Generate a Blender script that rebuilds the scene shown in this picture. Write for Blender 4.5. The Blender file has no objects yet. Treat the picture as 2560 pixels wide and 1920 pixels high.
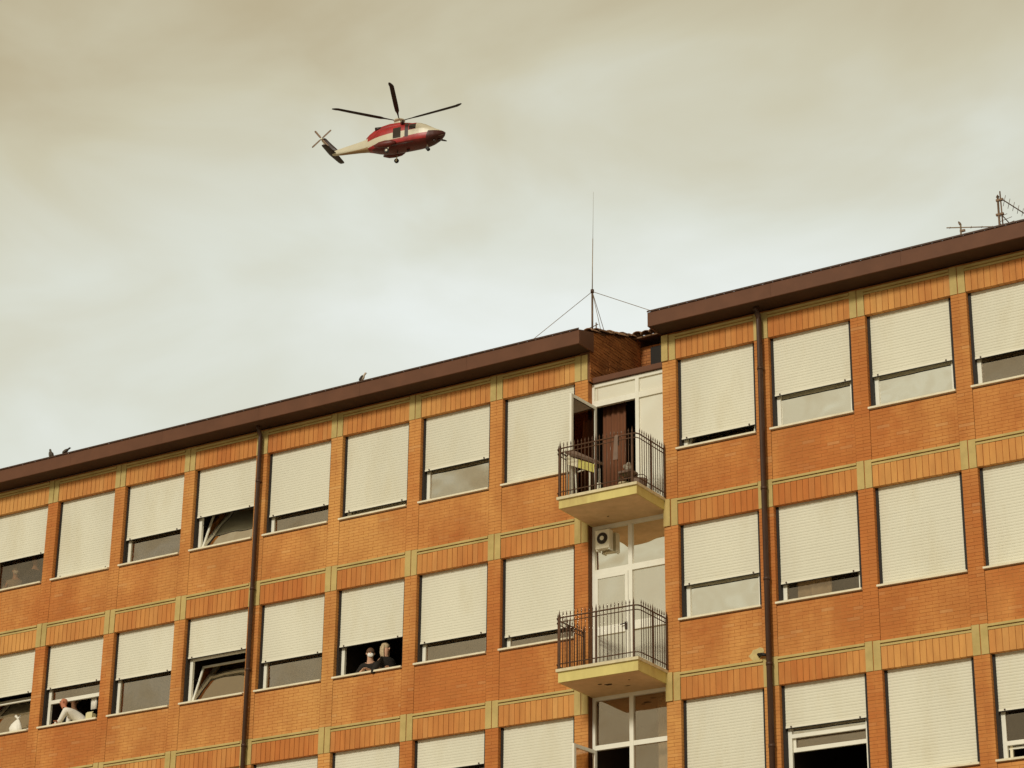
import bpy, math, random
from mathutils import Vector, Matrix
random.seed(7)
PI = math.pi
S = bpy.context.scene
COL = S.collection

# ------------------------------------------------------------------ camera
CAM = (24.619, -37.803, 1.614)
YAW, PITCH, ROLL = 0.57320, 0.39310, 0.01240
cd = bpy.data.cameras.new("camera")
cd.sensor_width = 36.0
cd.lens = 6027.7 / 2560 * 36.0
cd.clip_start = 0.5
cd.clip_end = 3000
cam = bpy.data.objects.new("camera", cd)
COL.objects.link(cam)
fw = Vector((-math.sin(YAW) * math.cos(PITCH), math.cos(YAW) * math.cos(PITCH), math.sin(PITCH)))
rt = fw.cross(Vector((0, 0, 1))).normalized()
up = rt.cross(fw)
c_, s_ = math.cos(ROLL), math.sin(ROLL)
rt, up = rt * c_ + up * s_, up * c_ - rt * s_
M = Matrix(((rt.x, up.x, -fw.x, CAM[0]), (rt.y, up.y, -fw.y, CAM[1]), (rt.z, up.z, -fw.z, CAM[2]), (0, 0, 0, 1)))
cam.matrix_world = M
S.camera = cam

# ------------------------------------------------------------------ sky and sun
SUN_DIR = Vector((0.06, -0.88, 0.43)).normalized()      # towards the sun, behind thin cloud
S.view_settings.view_transform = 'Standard'
S.view_settings.look = 'None'
S.view_settings.exposure = 0.50
S.view_settings.gamma = 1.0
S.view_settings.use_curve_mapping = False
W = bpy.data.worlds.new("World")
S.world = W
W.use_nodes = True
nt = W.node_tree
nt.nodes.clear()


def nd(t, tree=None, **kw):
    n = (tree or nt).nodes.new(t)
    for k, v in kw.items():
        setattr(n, k, v)
    return n


def lk(a, b, tree=None):
    (tree or nt).links.new(a, b)


tc = nd('ShaderNodeTexCoord')
sky = nd('ShaderNodeTexSky')
sky.sky_type = 'NISHITA'
sky.sun_disc = False
sky.sun_elevation = math.asin(SUN_DIR.z)
sky.sun_rotation = math.atan2(SUN_DIR.x, SUN_DIR.y)
bg_sky = nd('ShaderNodeBackground')
bg_sky.inputs[1].default_value = 0.08
lk(sky.outputs[0], bg_sky.inputs[0])


def vmath(op, a, b=None):
    n = nd('ShaderNodeVectorMath', operation=op)
    for i, v in enumerate((a, b)):
        if v is None:
            continue
        if hasattr(v, 'links'):
            lk(v, n.inputs[i])
        else:
            n.inputs[i].default_value = v
    return n


def fmath(op, a, b=0.0, clamp=False):
    n = nd('ShaderNodeMath', operation=op)
    n.use_clamp = clamp
    for i, v in enumerate((a, b)):
        if hasattr(v, 'links'):
            lk(v, n.inputs[i])
        else:
            n.inputs[i].default_value = v
    return n.outputs[0]


DIRV = tc.outputs['Generated']
# thin bright patch in the overcast, low over the roof line, a broad ellipse in sky directions
gap_dir = (fw * 6028 + rt * 470 + up * 60).normalized()
ga = Vector((gap_dir.y, -gap_dir.x, 0)).normalized()
gb = ga.cross(gap_dir).normalized()
da = vmath('DOT_PRODUCT', DIRV, ga).outputs['Value']
db = vmath('DOT_PRODUCT', DIRV, gb).outputs['Value']
dc = vmath('DOT_PRODUCT', DIRV, gap_dir).outputs['Value']
ra = fmath('DIVIDE', da, 0.33)
rb = fmath('DIVIDE', db, 0.180)
rr = fmath('ADD', fmath('MULTIPLY', ra, ra), fmath('MULTIPLY', rb, rb))
front = fmath('GREATER_THAN', dc, 0.0)
glow = fmath('MULTIPLY', fmath('EXPONENT', fmath('MULTIPLY', rr, -1.0)), front)
mp = nd('ShaderNodeMapping')
lk(DIRV, mp.inputs[0])
mp.inputs['Scale'].default_value = (1.0, 1.0, 1.9)
mp.inputs['Rotation'].default_value = (0.0, 0.35, 0.0)
n1 = nd('ShaderNodeTexNoise')
lk(mp.outputs[0], n1.inputs['Vector'])
n1.inputs['Scale'].default_value = 7.5
n1.inputs['Detail'].default_value = 5.0
n1.inputs['Roughness'].default_value = 0.48
n1.inputs['Distortion'].default_value = 0.5
n2 = nd('ShaderNodeTexNoise')
lk(mp.outputs[0], n2.inputs['Vector'])
n2.inputs['Scale'].default_value = 2.2
n2.inputs['Detail'].default_value = 2.0
nz = fmath('ADD', fmath('MULTIPLY', fmath('SUBTRACT', n1.outputs[0], 0.5), 0.72), fmath('MULTIPLY', fmath('SUBTRACT', n2.outputs[0], 0.5), 0.5))
sepz = nd('ShaderNodeSeparateXYZ')
lk(DIRV, sepz.inputs[0])
low = nd('ShaderNodeMapRange', interpolation_type='SMOOTHSTEP')
lk(sepz.outputs[2], low.inputs[0])
low.inputs['From Min'].default_value = 0.27
low.inputs['From Max'].default_value = 0.58
low.inputs['To Min'].default_value = 0.43
low.inputs['To Max'].default_value = 0.0
val = fmath('ADD', fmath('ADD', fmath('ADD', 0.005, low.outputs[0]), nz), fmath('MULTIPLY', glow, 0.72), clamp=True)
cr = nd('ShaderNodeValToRGB')
el = cr.color_ramp.elements
el[0].position = 0.0
el[0].color = (0.385, 0.295, 0.165, 1)
el[1].position = 1.0
el[1].color = (0.85, 0.89, 0.85, 1)
for p_, c in ((0.22, (0.50, 0.42, 0.26, 1)), (0.48, (0.62, 0.58, 0.42, 1)), (0.74, (0.735, 0.755, 0.66, 1))):
    e = el.new(p_)
    e.color = c
lk(val, cr.inputs[0])
bg_cl = nd('ShaderNodeBackground')
bg_cl.inputs[1].default_value = 0.707
lk(cr.outputs[0], bg_cl.inputs[0])
mixw = nd('ShaderNodeMixShader')
mixw.inputs[0].default_value = 0.96
lk(bg_sky.outputs[0], mixw.inputs[1])
lk(bg_cl.outputs[0], mixw.inputs[2])
wo = nd('ShaderNodeOutputWorld')
lk(mixw.outputs[0], wo.inputs[0])

sl = bpy.data.lights.new("sun", 'SUN')
sl.energy = 1.42
sl.angle = math.radians(11)
sl.color = (1.0, 0.95, 0.82)
sun = bpy.data.objects.new("sun", sl)
sun.rotation_euler = SUN_DIR.to_track_quat('Z', 'Y').to_euler()
sun.location = (0, -60, 80)
COL.objects.link(sun)


# ------------------------------------------------------------------ materials
def mat(name, col, rough=0.7, metal=0.0, noise=0.0, nscale=4.0, dirt=None, dirt_amt=0.0, bump=0.0, bscale=60.0, rnd=0.0, ramp=None, spec=0.3, stretch=None, blotch=None):
    m = bpy.data.materials.new(name)
    m.use_nodes = True
    t = m.node_tree
    b = t.nodes['Principled BSDF']
    b.inputs['Roughness'].default_value = rough
    b.inputs['Metallic'].default_value = metal
    b.inputs['Specular IOR Level'].default_value = spec
    out = None
    co = t.nodes.new('ShaderNodeTexCoord')
    vec = co.outputs['Object']
    geo = t.nodes.new('ShaderNodeNewGeometry')
    posv = geo.outputs['Position']
    if stretch:
        mpn = t.nodes.new('ShaderNodeMapping')
        mpn.inputs['Scale'].default_value = stretch
        t.links.new(posv, mpn.inputs[0])
        posv = mpn.outputs[0]
    if ramp:
        oi = t.nodes.new('ShaderNodeObjectInfo')
        ad = t.nodes.new('ShaderNodeMath')
        ad.operation = 'ADD'
        t.links.new(geo.outputs['Random Per Island'], ad.inputs[0])
        t.links.new(oi.outputs['Random'], ad.inputs[1])
        fr = t.nodes.new('ShaderNodeMath')
        fr.operation = 'FRACT'
        t.links.new(ad.outputs[0], fr.inputs[0])
        r = t.nodes.new('ShaderNodeValToRGB')
        while len(r.color_ramp.elements) < len(ramp):
            r.color_ramp.elements.new(0.5)
        for e, (p, c) in zip(r.color_ramp.elements, ramp):
            e.position = p
            e.color = (*c, 1)
        t.links.new(fr.outputs[0], r.inputs[0])
        out = r.outputs[0]
    else:
        rgb = t.nodes.new('ShaderNodeRGB')
        rgb.outputs[0].default_value = (*col, 1)
        out = rgb.outputs[0]
    if blotch:
        n = t.nodes.new('ShaderNodeTexNoise')
        n.inputs['Scale'].default_value = 0.20
        n.inputs['Detail'].default_value = 7
        n.inputs['Roughness'].default_value = 0.66
        t.links.new(posv, n.inputs['Vector'])
        r2 = t.nodes.new('ShaderNodeValToRGB')
        for e, (p, c) in zip(r2.color_ramp.elements, ((0.42, blotch[0]), (0.58, blotch[1]))):
            e.position = p
            e.color = (*c, 1)
        t.links.new(n.outputs[0], r2.inputs[0])
        mb_ = t.nodes.new('ShaderNodeMix')
        mb_.data_type = 'RGBA'
        mb_.inputs[0].default_value = 0.55
        t.links.new(out, mb_.inputs[6])
        t.links.new(r2.outputs[0], mb_.inputs[7])
        out = mb_.outputs[2]
    if noise:
        n = t.nodes.new('ShaderNodeTexNoise')
        n.inputs['Scale'].default_value = nscale
        n.inputs['Detail'].default_value = 6
        n.inputs['Roughness'].default_value = 0.6
        t.links.new(posv, n.inputs['Vector'])
        mr = t.nodes.new('ShaderNodeMapRange')
        mr.inputs['From Min'].default_value = 0.25
        mr.inputs['From Max'].default_value = 0.75
        mr.inputs['To Min'].default_value = 1 - noise
        mr.inputs['To Max'].default_value = 1 + noise
        t.links.new(n.outputs[0], mr.inputs[0])
        hv = t.nodes.new('ShaderNodeHueSaturation')
        t.links.new(mr.outputs[0], hv.inputs['Value'])
        t.links.new(out, hv.inputs['Color'])
        out = hv.outputs[0]
    if dirt:
        n = t.nodes.new('ShaderNodeTexNoise')
        n.inputs['Scale'].default_value = 1.3
        n.inputs['Detail'].default_value = 8
        n.inputs['Roughness'].default_value = 0.65
        t.links.new(posv, n.inputs['Vector'])
        mr = t.nodes.new('ShaderNodeMapRange')
        mr.inputs['From Min'].default_value = 0.50
        mr.inputs['From Max'].default_value = 0.72
        mr.inputs['To Max'].default_value = dirt_amt
        t.links.new(n.outputs[0], mr.inputs[0])
        mx = t.nodes.new('ShaderNodeMix')
        mx.data_type = 'RGBA'
        t.links.new(mr.outputs[0], mx.inputs[0])
        t.links.new(out, mx.inputs[6])
        mx.inputs[7].default_value = (*dirt, 1)
        out = mx.outputs[2]
    t.links.new(out, b.inputs['Base Color'])
    if bump:
        n = t.nodes.new('ShaderNodeTexNoise')
        n.inputs['Scale'].default_value = bscale
        n.inputs['Detail'].default_value = 4
        t.links.new(geo.outputs['Position'], n.inputs['Vector'])
        bp = t.nodes.new('ShaderNodeBump')
        bp.inputs['Strength'].default_value = bump
        bp.inputs['Distance'].default_value = 0.01
        t.links.new(n.outputs[0], bp.inputs['Height'])
        t.links.new(bp.outputs[0], b.inputs['Normal'])
    return m


BR = [(0.0, (0.530, 0.203, 0.050)), (0.25, (0.570, 0.234, 0.057)), (0.5, (0.595, 0.255, 0.064)), (0.75, (0.560, 0.221, 0.054)),
      (0.955, (0.600, 0.265, 0.075)), (0.985, (0.640, 0.354, 0.136)), (1.0, (0.540, 0.208, 0.051))]
m_brick = mat('brick', (0.500, 0.208, 0.057), 0.85, noise=0.13, nscale=1.6, dirt=(0.420, 0.151, 0.041), dirt_amt=0.6, bump=0.3, bscale=90, stretch=(1, 1, 0.5), ramp=BR, blotch=((0.440, 0.119, 0.029), (0.660, 0.359, 0.114)))
BS = [(0.0, (0.510, 0.187, 0.043)), (0.3, (0.585, 0.238, 0.055)), (0.6, (0.610, 0.265, 0.066)), (0.85, (0.560, 0.213, 0.048)),
      (0.95, (0.630, 0.312, 0.097)), (1.0, (0.530, 0.193, 0.045))]
m_soldier = mat('soldier_brick', (0.500, 0.208, 0.057), 0.8, stretch=(1, 1, 0.22), noise=0.16, nscale=7, dirt=(0.380, 0.130, 0.036), dirt_amt=0.5, bump=0.3, bscale=70, ramp=BS, blotch=((0.440, 0.119, 0.029), (0.660, 0.359, 0.114)))
OLD = [(0.0, (0.34, 0.12, 0.038)), (0.3, (0.44, 0.165, 0.050)), (0.6, (0.50, 0.20, 0.064)), (1.0, (0.40, 0.145, 0.045))]
m_oldbrick = mat('old_brick', (0.35, 0.15, 0.06), 0.9, noise=0.25, nscale=5, dirt=(0.16, 0.07, 0.03), dirt_amt=0.6, bump=0.4, bscale=60, ramp=OLD)
m_mortar = mat('mortar', (0.40, 0.148, 0.040), 0.95, noise=0.2, nscale=9, blotch=((0.38, 0.11, 0.026), (0.50, 0.23, 0.068)))
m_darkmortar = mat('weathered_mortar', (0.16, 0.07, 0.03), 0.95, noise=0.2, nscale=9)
m_conc = mat('olive_concrete', (0.52, 0.395, 0.155), 0.85, noise=0.13, nscale=3, dirt=(0.33, 0.25, 0.075), dirt_amt=0.6, bump=0.25, bscale=50)
m_slab = mat('yellow_paint', (0.66, 0.56, 0.21), 0.8, noise=0.10, nscale=5, dirt=(0.44, 0.31, 0.12), dirt_amt=0.75, stretch=(1, 1, 0.35), bump=0.2, bscale=40)
m_soffit = mat('balcony_plaster', (0.66, 0.46, 0.25), 0.9, noise=0.12, nscale=6, dirt=(0.50, 0.32, 0.16), dirt_amt=0.6)
m_crack = mat('spalled_hole', (0.05, 0.028, 0.012), 0.95)
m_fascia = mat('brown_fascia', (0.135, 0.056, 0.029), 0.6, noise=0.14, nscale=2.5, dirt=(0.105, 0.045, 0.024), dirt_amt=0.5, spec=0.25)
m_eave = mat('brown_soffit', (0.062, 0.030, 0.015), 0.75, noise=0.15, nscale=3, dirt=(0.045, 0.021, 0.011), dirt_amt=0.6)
TL_ = [(0.0, (0.22, 0.115, 0.06)), (0.4, (0.34, 0.20, 0.12)), (0.7, (0.42, 0.27, 0.16)), (1.0, (0.17, 0.09, 0.05))]
m_tile = mat('roof_tile', (0.3, 0.15, 0.08), 0.9, noise=0.3, nscale=9, dirt=(0.10, 0.075, 0.035), dirt_amt=0.7, bump=0.4, bscale=40, ramp=TL_)
m_pipe = mat('brown_pipe', (0.062, 0.028, 0.015), 0.5, noise=0.2, nscale=4, dirt=(0.06, 0.028, 0.016), dirt_amt=0.6, spec=0.4)
m_rail = mat('black_guide', (0.018, 0.013, 0.009), 0.6)
m_shut = mat('shutter_plastic', (0.72, 0.70, 0.575), 0.55, noise=0.09, nscale=0.42, dirt=(0.63, 0.575, 0.41), dirt_amt=0.5, stretch=(1, 1, 0.35))
m_shutbar = mat('shutter_bar', (0.78, 0.755, 0.63), 0.5, noise=0.04, nscale=3)
m_white = mat('white_frame', (0.82, 0.80, 0.70), 0.45, noise=0.05, nscale=6, dirt=(0.70, 0.64, 0.48), dirt_amt=0.4)
m_sill = mat('stone_sill', (0.78, 0.71, 0.53), 0.7, noise=0.10, nscale=8, dirt=(0.58, 0.50, 0.33), dirt_amt=0.6)
m_gasket = mat('black_gasket', (0.014, 0.011, 0.008), 0.8)
m_iron = mat('rusty_iron', (0.095, 0.048, 0.026), 0.55, metal=0.2, noise=0.3, nscale=14, dirt=(0.17, 0.075, 0.035), dirt_amt=0.6)
m_marble = mat('slab_coping', (0.66, 0.58, 0.38), 0.75, noise=0.15, nscale=9, dirt=(0.42, 0.33, 0.19), dirt_amt=0.6)
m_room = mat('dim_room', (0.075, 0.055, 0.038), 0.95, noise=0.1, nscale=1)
m_asphalt = mat('paved_yard', (0.36, 0.31, 0.23), 0.95, noise=0.2, nscale=0.5, bump=0.3, bscale=20)
m_base = mat('base_wall', (0.46, 0.17, 0.05), 0.9, noise=0.15, nscale=2)
m_skin = mat('skin', (0.62, 0.36, 0.24), 0.6, noise=0.06, nscale=20)
m_skin2 = mat('ruddy_skin', (0.52, 0.20, 0.11), 0.55, noise=0.08, nscale=20)
m_coat = mat('white_cotton', (0.80, 0.76, 0.68), 0.85, noise=0.06, nscale=14)
m_grey = mat('grey_knit', (0.42, 0.37, 0.30), 0.9, noise=0.1, nscale=14)
m_dark = mat('dark_cloth', (0.022, 0.018, 0.015), 0.9)
m_hair = mat('fair_hair', (0.52, 0.40, 0.25), 0.7, noise=0.25, nscale=30)
m_hairb = mat('brown_hair', (0.13, 0.07, 0.04), 0.7, noise=0.25, nscale=30)
m_hairg = mat('grey_hair', (0.33, 0.29, 0.24), 0.7, noise=0.2, nscale=30)
m_mask = mat('paper_mask', (0.85, 0.84, 0.80), 0.8)
m_eye = mat('eye_dark', (0.02, 0.015, 0.012), 0.3)
m_pig = mat('pigeon_grey', (0.10, 0.085, 0.07), 0.8, noise=0.3, nscale=30)
m_pigw = mat('pigeon_pale', (0.55, 0.48, 0.40), 0.8, noise=0.2, nscale=30)
m_pigd = mat('pigeon_dark', (0.03, 0.022, 0.018), 0.7)
m_metal = mat('weathered_metal', (0.17, 0.11, 0.07), 0.5, metal=0.4, noise=0.25, nscale=10)
m_alu = mat('dull_aluminium', (0.32, 0.25, 0.17), 0.5, metal=0.4, noise=0.2, nscale=10)
m_wire = mat('steel_wire', (0.26, 0.20, 0.13), 0.5, metal=0.3)
m_acw = mat('beige_casing', (0.78, 0.72, 0.56), 0.5, noise=0.05, nscale=8)
m_black = mat('black_plastic', (0.012, 0.01, 0.008), 0.5)
m_red = mat('helicopter_red', (0.36, 0.018, 0.018), 0.4, noise=0.35, nscale=1.2, spec=0.5)
m_dred = mat('helicopter_maroon', (0.11, 0.014, 0.010), 0.45, noise=0.35, nscale=1.2, spec=0.4)
m_hwhite = mat('helicopter_cream', (0.62, 0.57, 0.43), 0.35, noise=0.05, nscale=1.2, spec=0.5)
m_hdark = mat('helicopter_black', (0.035, 0.018, 0.014), 0.4, noise=0.2, nscale=2, spec=0.4)
m_blade = mat('rotor_composite', (0.030, 0.014, 0.010), 0.55, noise=0.2, nscale=2)
m_hglass = mat('tinted_canopy', (0.03, 0.022, 0.018), 0.08, spec=0.8)
m_yel = mat('yellow_canvas', (0.60, 0.54, 0.15), 0.85, noise=0.08, nscale=10)
m_cream = mat('cream_canvas', (0.74, 0.68, 0.50), 0.85, noise=0.08, nscale=10)
m_gcan = mat('grey_canvas', (0.20, 0.135, 0.10), 0.85, noise=0.12, nscale=8)
m_tube = mat('white_tube', (0.78, 0.75, 0.62), 0.4)
m_curt = mat('white_curtain', (0.84, 0.80, 0.70), 0.9, noise=0.06, nscale=6)
m_bcurt = mat('brown_curtain', (0.17, 0.066, 0.030), 0.9, noise=0.15, nscale=4, stretch=(6, 6, 0.6))
m_terra = mat('terracotta', (0.32, 0.13, 0.06), 0.85, noise=0.15, nscale=12)
m_leaf = mat('leaf_green', (0.07, 0.075, 0.025), 0.7, noise=0.3, nscale=20)
m_bag = mat('white_bag', (0.85, 0.82, 0.74), 0.45, noise=0.06, nscale=25)
m_card = mat('pale_box', (0.66, 0.60, 0.36), 0.8, noise=0.08, nscale=12)
m_patch = mat('mortar_patch', (0.56, 0.44, 0.20), 0.95, noise=0.2, nscale=14)


def glass(name, refl, tint, white_mix=0.0, rough=0.02, wav=0.0):
    m = bpy.data.materials.new(name)
    m.use_nodes = True
    t = m.node_tree
    t.nodes.clear()
    o = t.nodes.new('ShaderNodeOutputMaterial')
    tr = t.nodes.new('ShaderNodeBsdfTransparent')
    tr.inputs[0].default_value = (0.80, 0.74, 0.66, 1)
    gl = t.nodes.new('ShaderNodeBsdfGlossy')
    gl.inputs['Roughness'].default_value = rough
    gl.inputs['Color'].default_value = (*tint, 1)
    if wav:
        geo = t.nodes.new('ShaderNodeNewGeometry')
        n = t.nodes.new('ShaderNodeTexNoise')
        n.inputs['Scale'].default_value = 1.4
        n.inputs['Detail'].default_value = 1
        t.links.new(geo.outputs['Position'], n.inputs['Vector'])
        bp = t.nodes.new('ShaderNodeBump')
        bp.inputs['Strength'].default_value = wav
        bp.inputs['Distance'].default_value = 0.05
        t.links.new(n.outputs[0], bp.inputs['Height'])
        t.links.new(bp.outputs[0], gl.inputs['Normal'])
    mx = t.nodes.new('ShaderNodeMixShader')
    mx.inputs[0].default_value = refl
    t.links.new(tr.outputs[0], mx.inputs[1])
    t.links.new(gl.outputs[0], mx.inputs[2])
    last = mx.outputs[0]
    if white_mix:
        df = t.nodes.new('ShaderNodeBsdfDiffuse')
        df.inputs[0].default_value = (0.93, 0.90, 0.76, 1)
        m2 = t.nodes.new('ShaderNodeMixShader')
        m2.inputs[0].default_value = white_mix
        t.links.new(last, m2.inputs[1])
        t.links.new(df.outputs[0], m2.inputs[2])
        last = m2.outputs[0]
    t.links.new(last, o.inputs[0])
    return m


g_tint = glass('smoked_glass', 0.10, (0.9, 0.7, 0.5), wav=0.2)
g_tint.node_tree.nodes['Transparent BSDF'].inputs[0].default_value = (0.16, 0.10, 0.065, 1)
g_dark = glass('bronze_glass', 0.27, (1.0, 0.86, 0.70), wav=0.25)
g_deep = glass('clear_glass', 0.13, (1.0, 0.86, 0.72), wav=0.2)
g_mid = glass('film_glass', 0.55, (1.0, 0.93, 0.80), wav=0.5)
g_bright = glass('mirror_glass', 0.93, (1.0, 0.97, 0.88), wav=0.5)
g_skywhite = glass('sky_whitened_glass', 0.85, (1.0, 0.99, 0.94), white_mix=0.55, rough=0.06, wav=0.4)  # mirrored bright sky partly painted in as white diffuse
g_textured = glass('reeded_glass', 0.72, (1.0, 0.96, 0.86), white_mix=0.15, rough=0.12, wav=0.5)


# ------------------------------------------------------------------ mesh helpers
class MB:
    def __init__(s):
        s.v, s.f, s.mi, s.sm = [], [], [], []

    def face(s, idx, mi=0, sm=False):
        s.f.append(idx)
        s.mi.append(mi)
        s.sm.append(sm)

    def box(s, x0, x1, y0, y1, z0, z1, mi=0, skip=''):
        b = len(s.v)
        s.v += [(x0, y0, z0), (x1, y0, z0), (x1, y1, z0), (x0, y1, z0), (x0, y0, z1), (x1, y0, z1), (x1, y1, z1), (x0, y1, z1)]
        F = {'d': (3, 2, 1, 0), 'u': (4, 5, 6, 7), 'f': (0, 1, 5, 4), 'r': (1, 2, 6, 5), 'b': (2, 3, 7, 6), 'l': (3, 0, 4, 7)}
        for k, q in F.items():
            if k not in skip:
                s.face([b + i for i in q], mi)
        return s

    def quadbox(s, corners, t, mi=0):
        """solid from 4 corners (quad) thickened along its normal by t"""
        a = [Vector(c) for c in corners]
        n = (a[1] - a[0]).cross(a[3] - a[0]).normalized() * t
        b = len(s.v)
        s.v += [tuple(p) for p in a] + [tuple(p + n) for p in a]
        s.face([b + 3, b + 2, b + 1, b], mi)
        s.face([b + 4, b + 5, b + 6, b + 7], mi)
        for i in range(4):
            j = (i + 1) % 4
            s.face([b + i, b + j, b + 4 + j, b + 4 + i], mi)
        return s

    def loft(s, rings, mi=0, cap=True, sm=True, closed=True):
        base = len(s.v)
        n = len(rings[0])
        for r in rings:
            s.v += [tuple(p) for p in r]
        for i in range(len(rings) - 1):
            for j in range(n if closed else n - 1):
                k = (j + 1) % n
                s.face([base + i * n + j, base + i * n + k, base + (i + 1) * n + k, base + (i + 1) * n + j], mi, sm)
        if cap:
            s.face([base + j for j in reversed(range(n))], mi)
            s.face([base + (len(rings) - 1) * n + j for j in range(n)], mi)
        return s

    def tube(s, pts, r, n=8, mi=0, cap=True, sm=True):
        pts = [Vector(p) for p in pts]
        rs = r if isinstance(r, (list, tuple)) else [r] * len(pts)
        rings = []
        for i, p in enumerate(pts):
            d = (pts[min(i + 1, len(pts) - 1)] - pts[max(i - 1, 0)]).normalized()
            a = Vector((0, 0, 1)) if abs(d.z) < 0.9 else Vector((1, 0, 0))
            u = d.cross(a).normalized()
            w = d.cross(u)
            rings.append([p + (u * math.cos(2 * PI * k / n) + w * math.sin(2 * PI * k / n)) * rs[i] for k in range(n)])
        return s.loft(rings, mi, cap, sm)

    def ball(s, c, r, n=10, m=7, mi=0, rot=None):
        rx, ry, rz = r if isinstance(r, (list, tuple)) else (r, r, r)
        rings = []
        for i in range(1, m):
            t = PI * i / m
            rg = []
            for k in range(n):
                p = Vector((rx * math.sin(t) * math.cos(2 * PI * k / n), ry * math.sin(t) * math.sin(2 * PI * k / n), -rz * math.cos(t)))
                if rot:
                    p = rot @ p
                rg.append(Vector(c) + p)
            rings.append(rg)
        return s.loft(rings, mi, True, True)

    def mesh(s, name, mats):
        me = bpy.data.meshes.new(name)
        me.from_pydata([tuple(p) for p in s.v], [], s.f)
        for m in (mats if isinstance(mats, (list, tuple)) else [mats]):
            me.materials.append(m)
        me.polygons.foreach_set('material_index', s.mi)
        me.polygons.foreach_set('use_smooth', s.sm)
        me.update()
        return me


def link(name, me, parent=None, loc=(0, 0, 0), rot=(0, 0, 0), kind=None, label=None, cat=None, group=None):
    o = bpy.data.objects.new(name, me)
    COL.objects.link(o)
    o.location = loc
    o.rotation_euler = rot
    if parent:
        o.parent = parent
    if kind:
        o['kind'] = kind
    if label:
        o['label'] = label
    if cat:
        o['category'] = cat
    if group:
        o['group'] = group
    return o


def obj(name, mb, mats, parent=None, **kw):
    return link(name, mb.mesh(name, mats), parent, **kw)


def thing(name, loc, label, cat, group=None, rot=(0, 0, 0)):
    return link(name, None, None, loc, rot, None, label, cat, group)


# ------------------------------------------------------------------ setting
g = MB()
g.v = [(-600, -600, 0), (600, -600, 0), (600, 600, 0), (-600, 600, 0)]
g.face([0, 1, 2, 3])
obj('ground', g, m_asphalt, kind='structure')

# ------------------------------------------------------------------ the building
B = thing('brick_building', (0, 0, 0), 'long orange brick block with cream roller shutters, brown eaves and two balconies', 'building')
HW, HS, PW = 1.704, 1.86, 0.296            # window opening width, height, pier width
ZL = [20.0, 16.61, 13.22]                  # lintel height of the three rows
XL = {c: (c - 8) * 2.0 for c in range(0, 9)}
XL.update({c: 3.98 + (c - 9) * 2.0 for c in range(9, 14)})
XBAY = 2.0                                 # balcony bay between 2.0 and 3.68
XBE = 3.684
WEST, EAST = XL[0] - PW, XL[13] + HW + PW
CH = 0.0645


def bricks(mb, x0, x1, z0, z1, ydep=0.03, pier=False, y0=0.0):
    n = max(1, round((z1 - z0) / CH))
    h = (z1 - z0) / n
    for i in range(n):
        za = z0 + i * h + 0.0035
        zb = z0 + (i + 1) * h - 0.0035
        if pier:
            cuts = [x0, x1] if i % 2 == 0 else [x0, (x0 + x1) / 2, x1]
        else:
            cuts = [x0]
            x = x0 + (0.125 if i % 2 else 0.25)
            while x < x1 - 0.06:
                cuts.append(x)
                x += 0.25
            cuts.append(x1)
        for a, b in zip(cuts[:-1], cuts[1:]):
            ja = 0.004 if a > x0 else 0
            jb = 0.004 if b < x1 else 0
            j = random.uniform(-0.0016, 0.0020)
            mb.box(a + ja, b - jb, y0 + j, y0 + ydep, za, zb, 0, 'b')


# backing wall: mortar body behind bricks, with real openings
core = MB()
cols = sorted(XL)
for c in cols:
    x = XL[c]
    for r, z in enumerate(ZL):
        core.box(x - 0.002, x + HW + 0.002, 0.0125, 0.33, z + 0.005, z + 0.56, 0)               # over the window
        zb = (ZL[r + 1] + 0.563) if r < 2 else 10.34
        core.box(x + 0.007, x + HW + 0.002, 0.0036, 0.33, zb, z - HS - 0.064, 0)
        core.box(x - 0.002, x + HW + 0.002, 0.030, 0.33, z - HS - 0.064, z - HS - 0.036, 0)              # under the window
piers = [(XL[c] - PW, XL[c]) for c in cols if c not in (9,)] + [(XL[8] + HW, 2.0), (XBE, XL[9]), (XL[13] + HW, EAST)]
for x0, x1 in piers:
    core.box(x0 + 0.005, x1 - 0.005, 0.0052, 0.33, 10.34, 20.56, 0)
obj('wall_core', core, m_mortar, B)

for x0, x1 in piers:
    for r, z in enumerate(ZL):
        p = MB()
        bricks(p, x0, x1, (ZL[r + 1] + 0.535) if r < 2 else 10.34, z - 0.012, 0.10, True)
        obj('brick_pier', p, m_brick, B, kind='stuff')
        q = MB()
        xm = (x0 + x1) / 2
        proud = 0.035 if abs(x0 - XBE) < 0.01 else 0.014
        q.box(x0 + 0.001, xm - 0.009, -proud, 0.09, z - 0.010, z + 0.53, 0)
        q.box(xm + 0.009, x1 - 0.004, -0.012, 0.09, z - 0.010, z + 0.525, 0)
        obj('concrete_block', q, m_conc, B)

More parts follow.
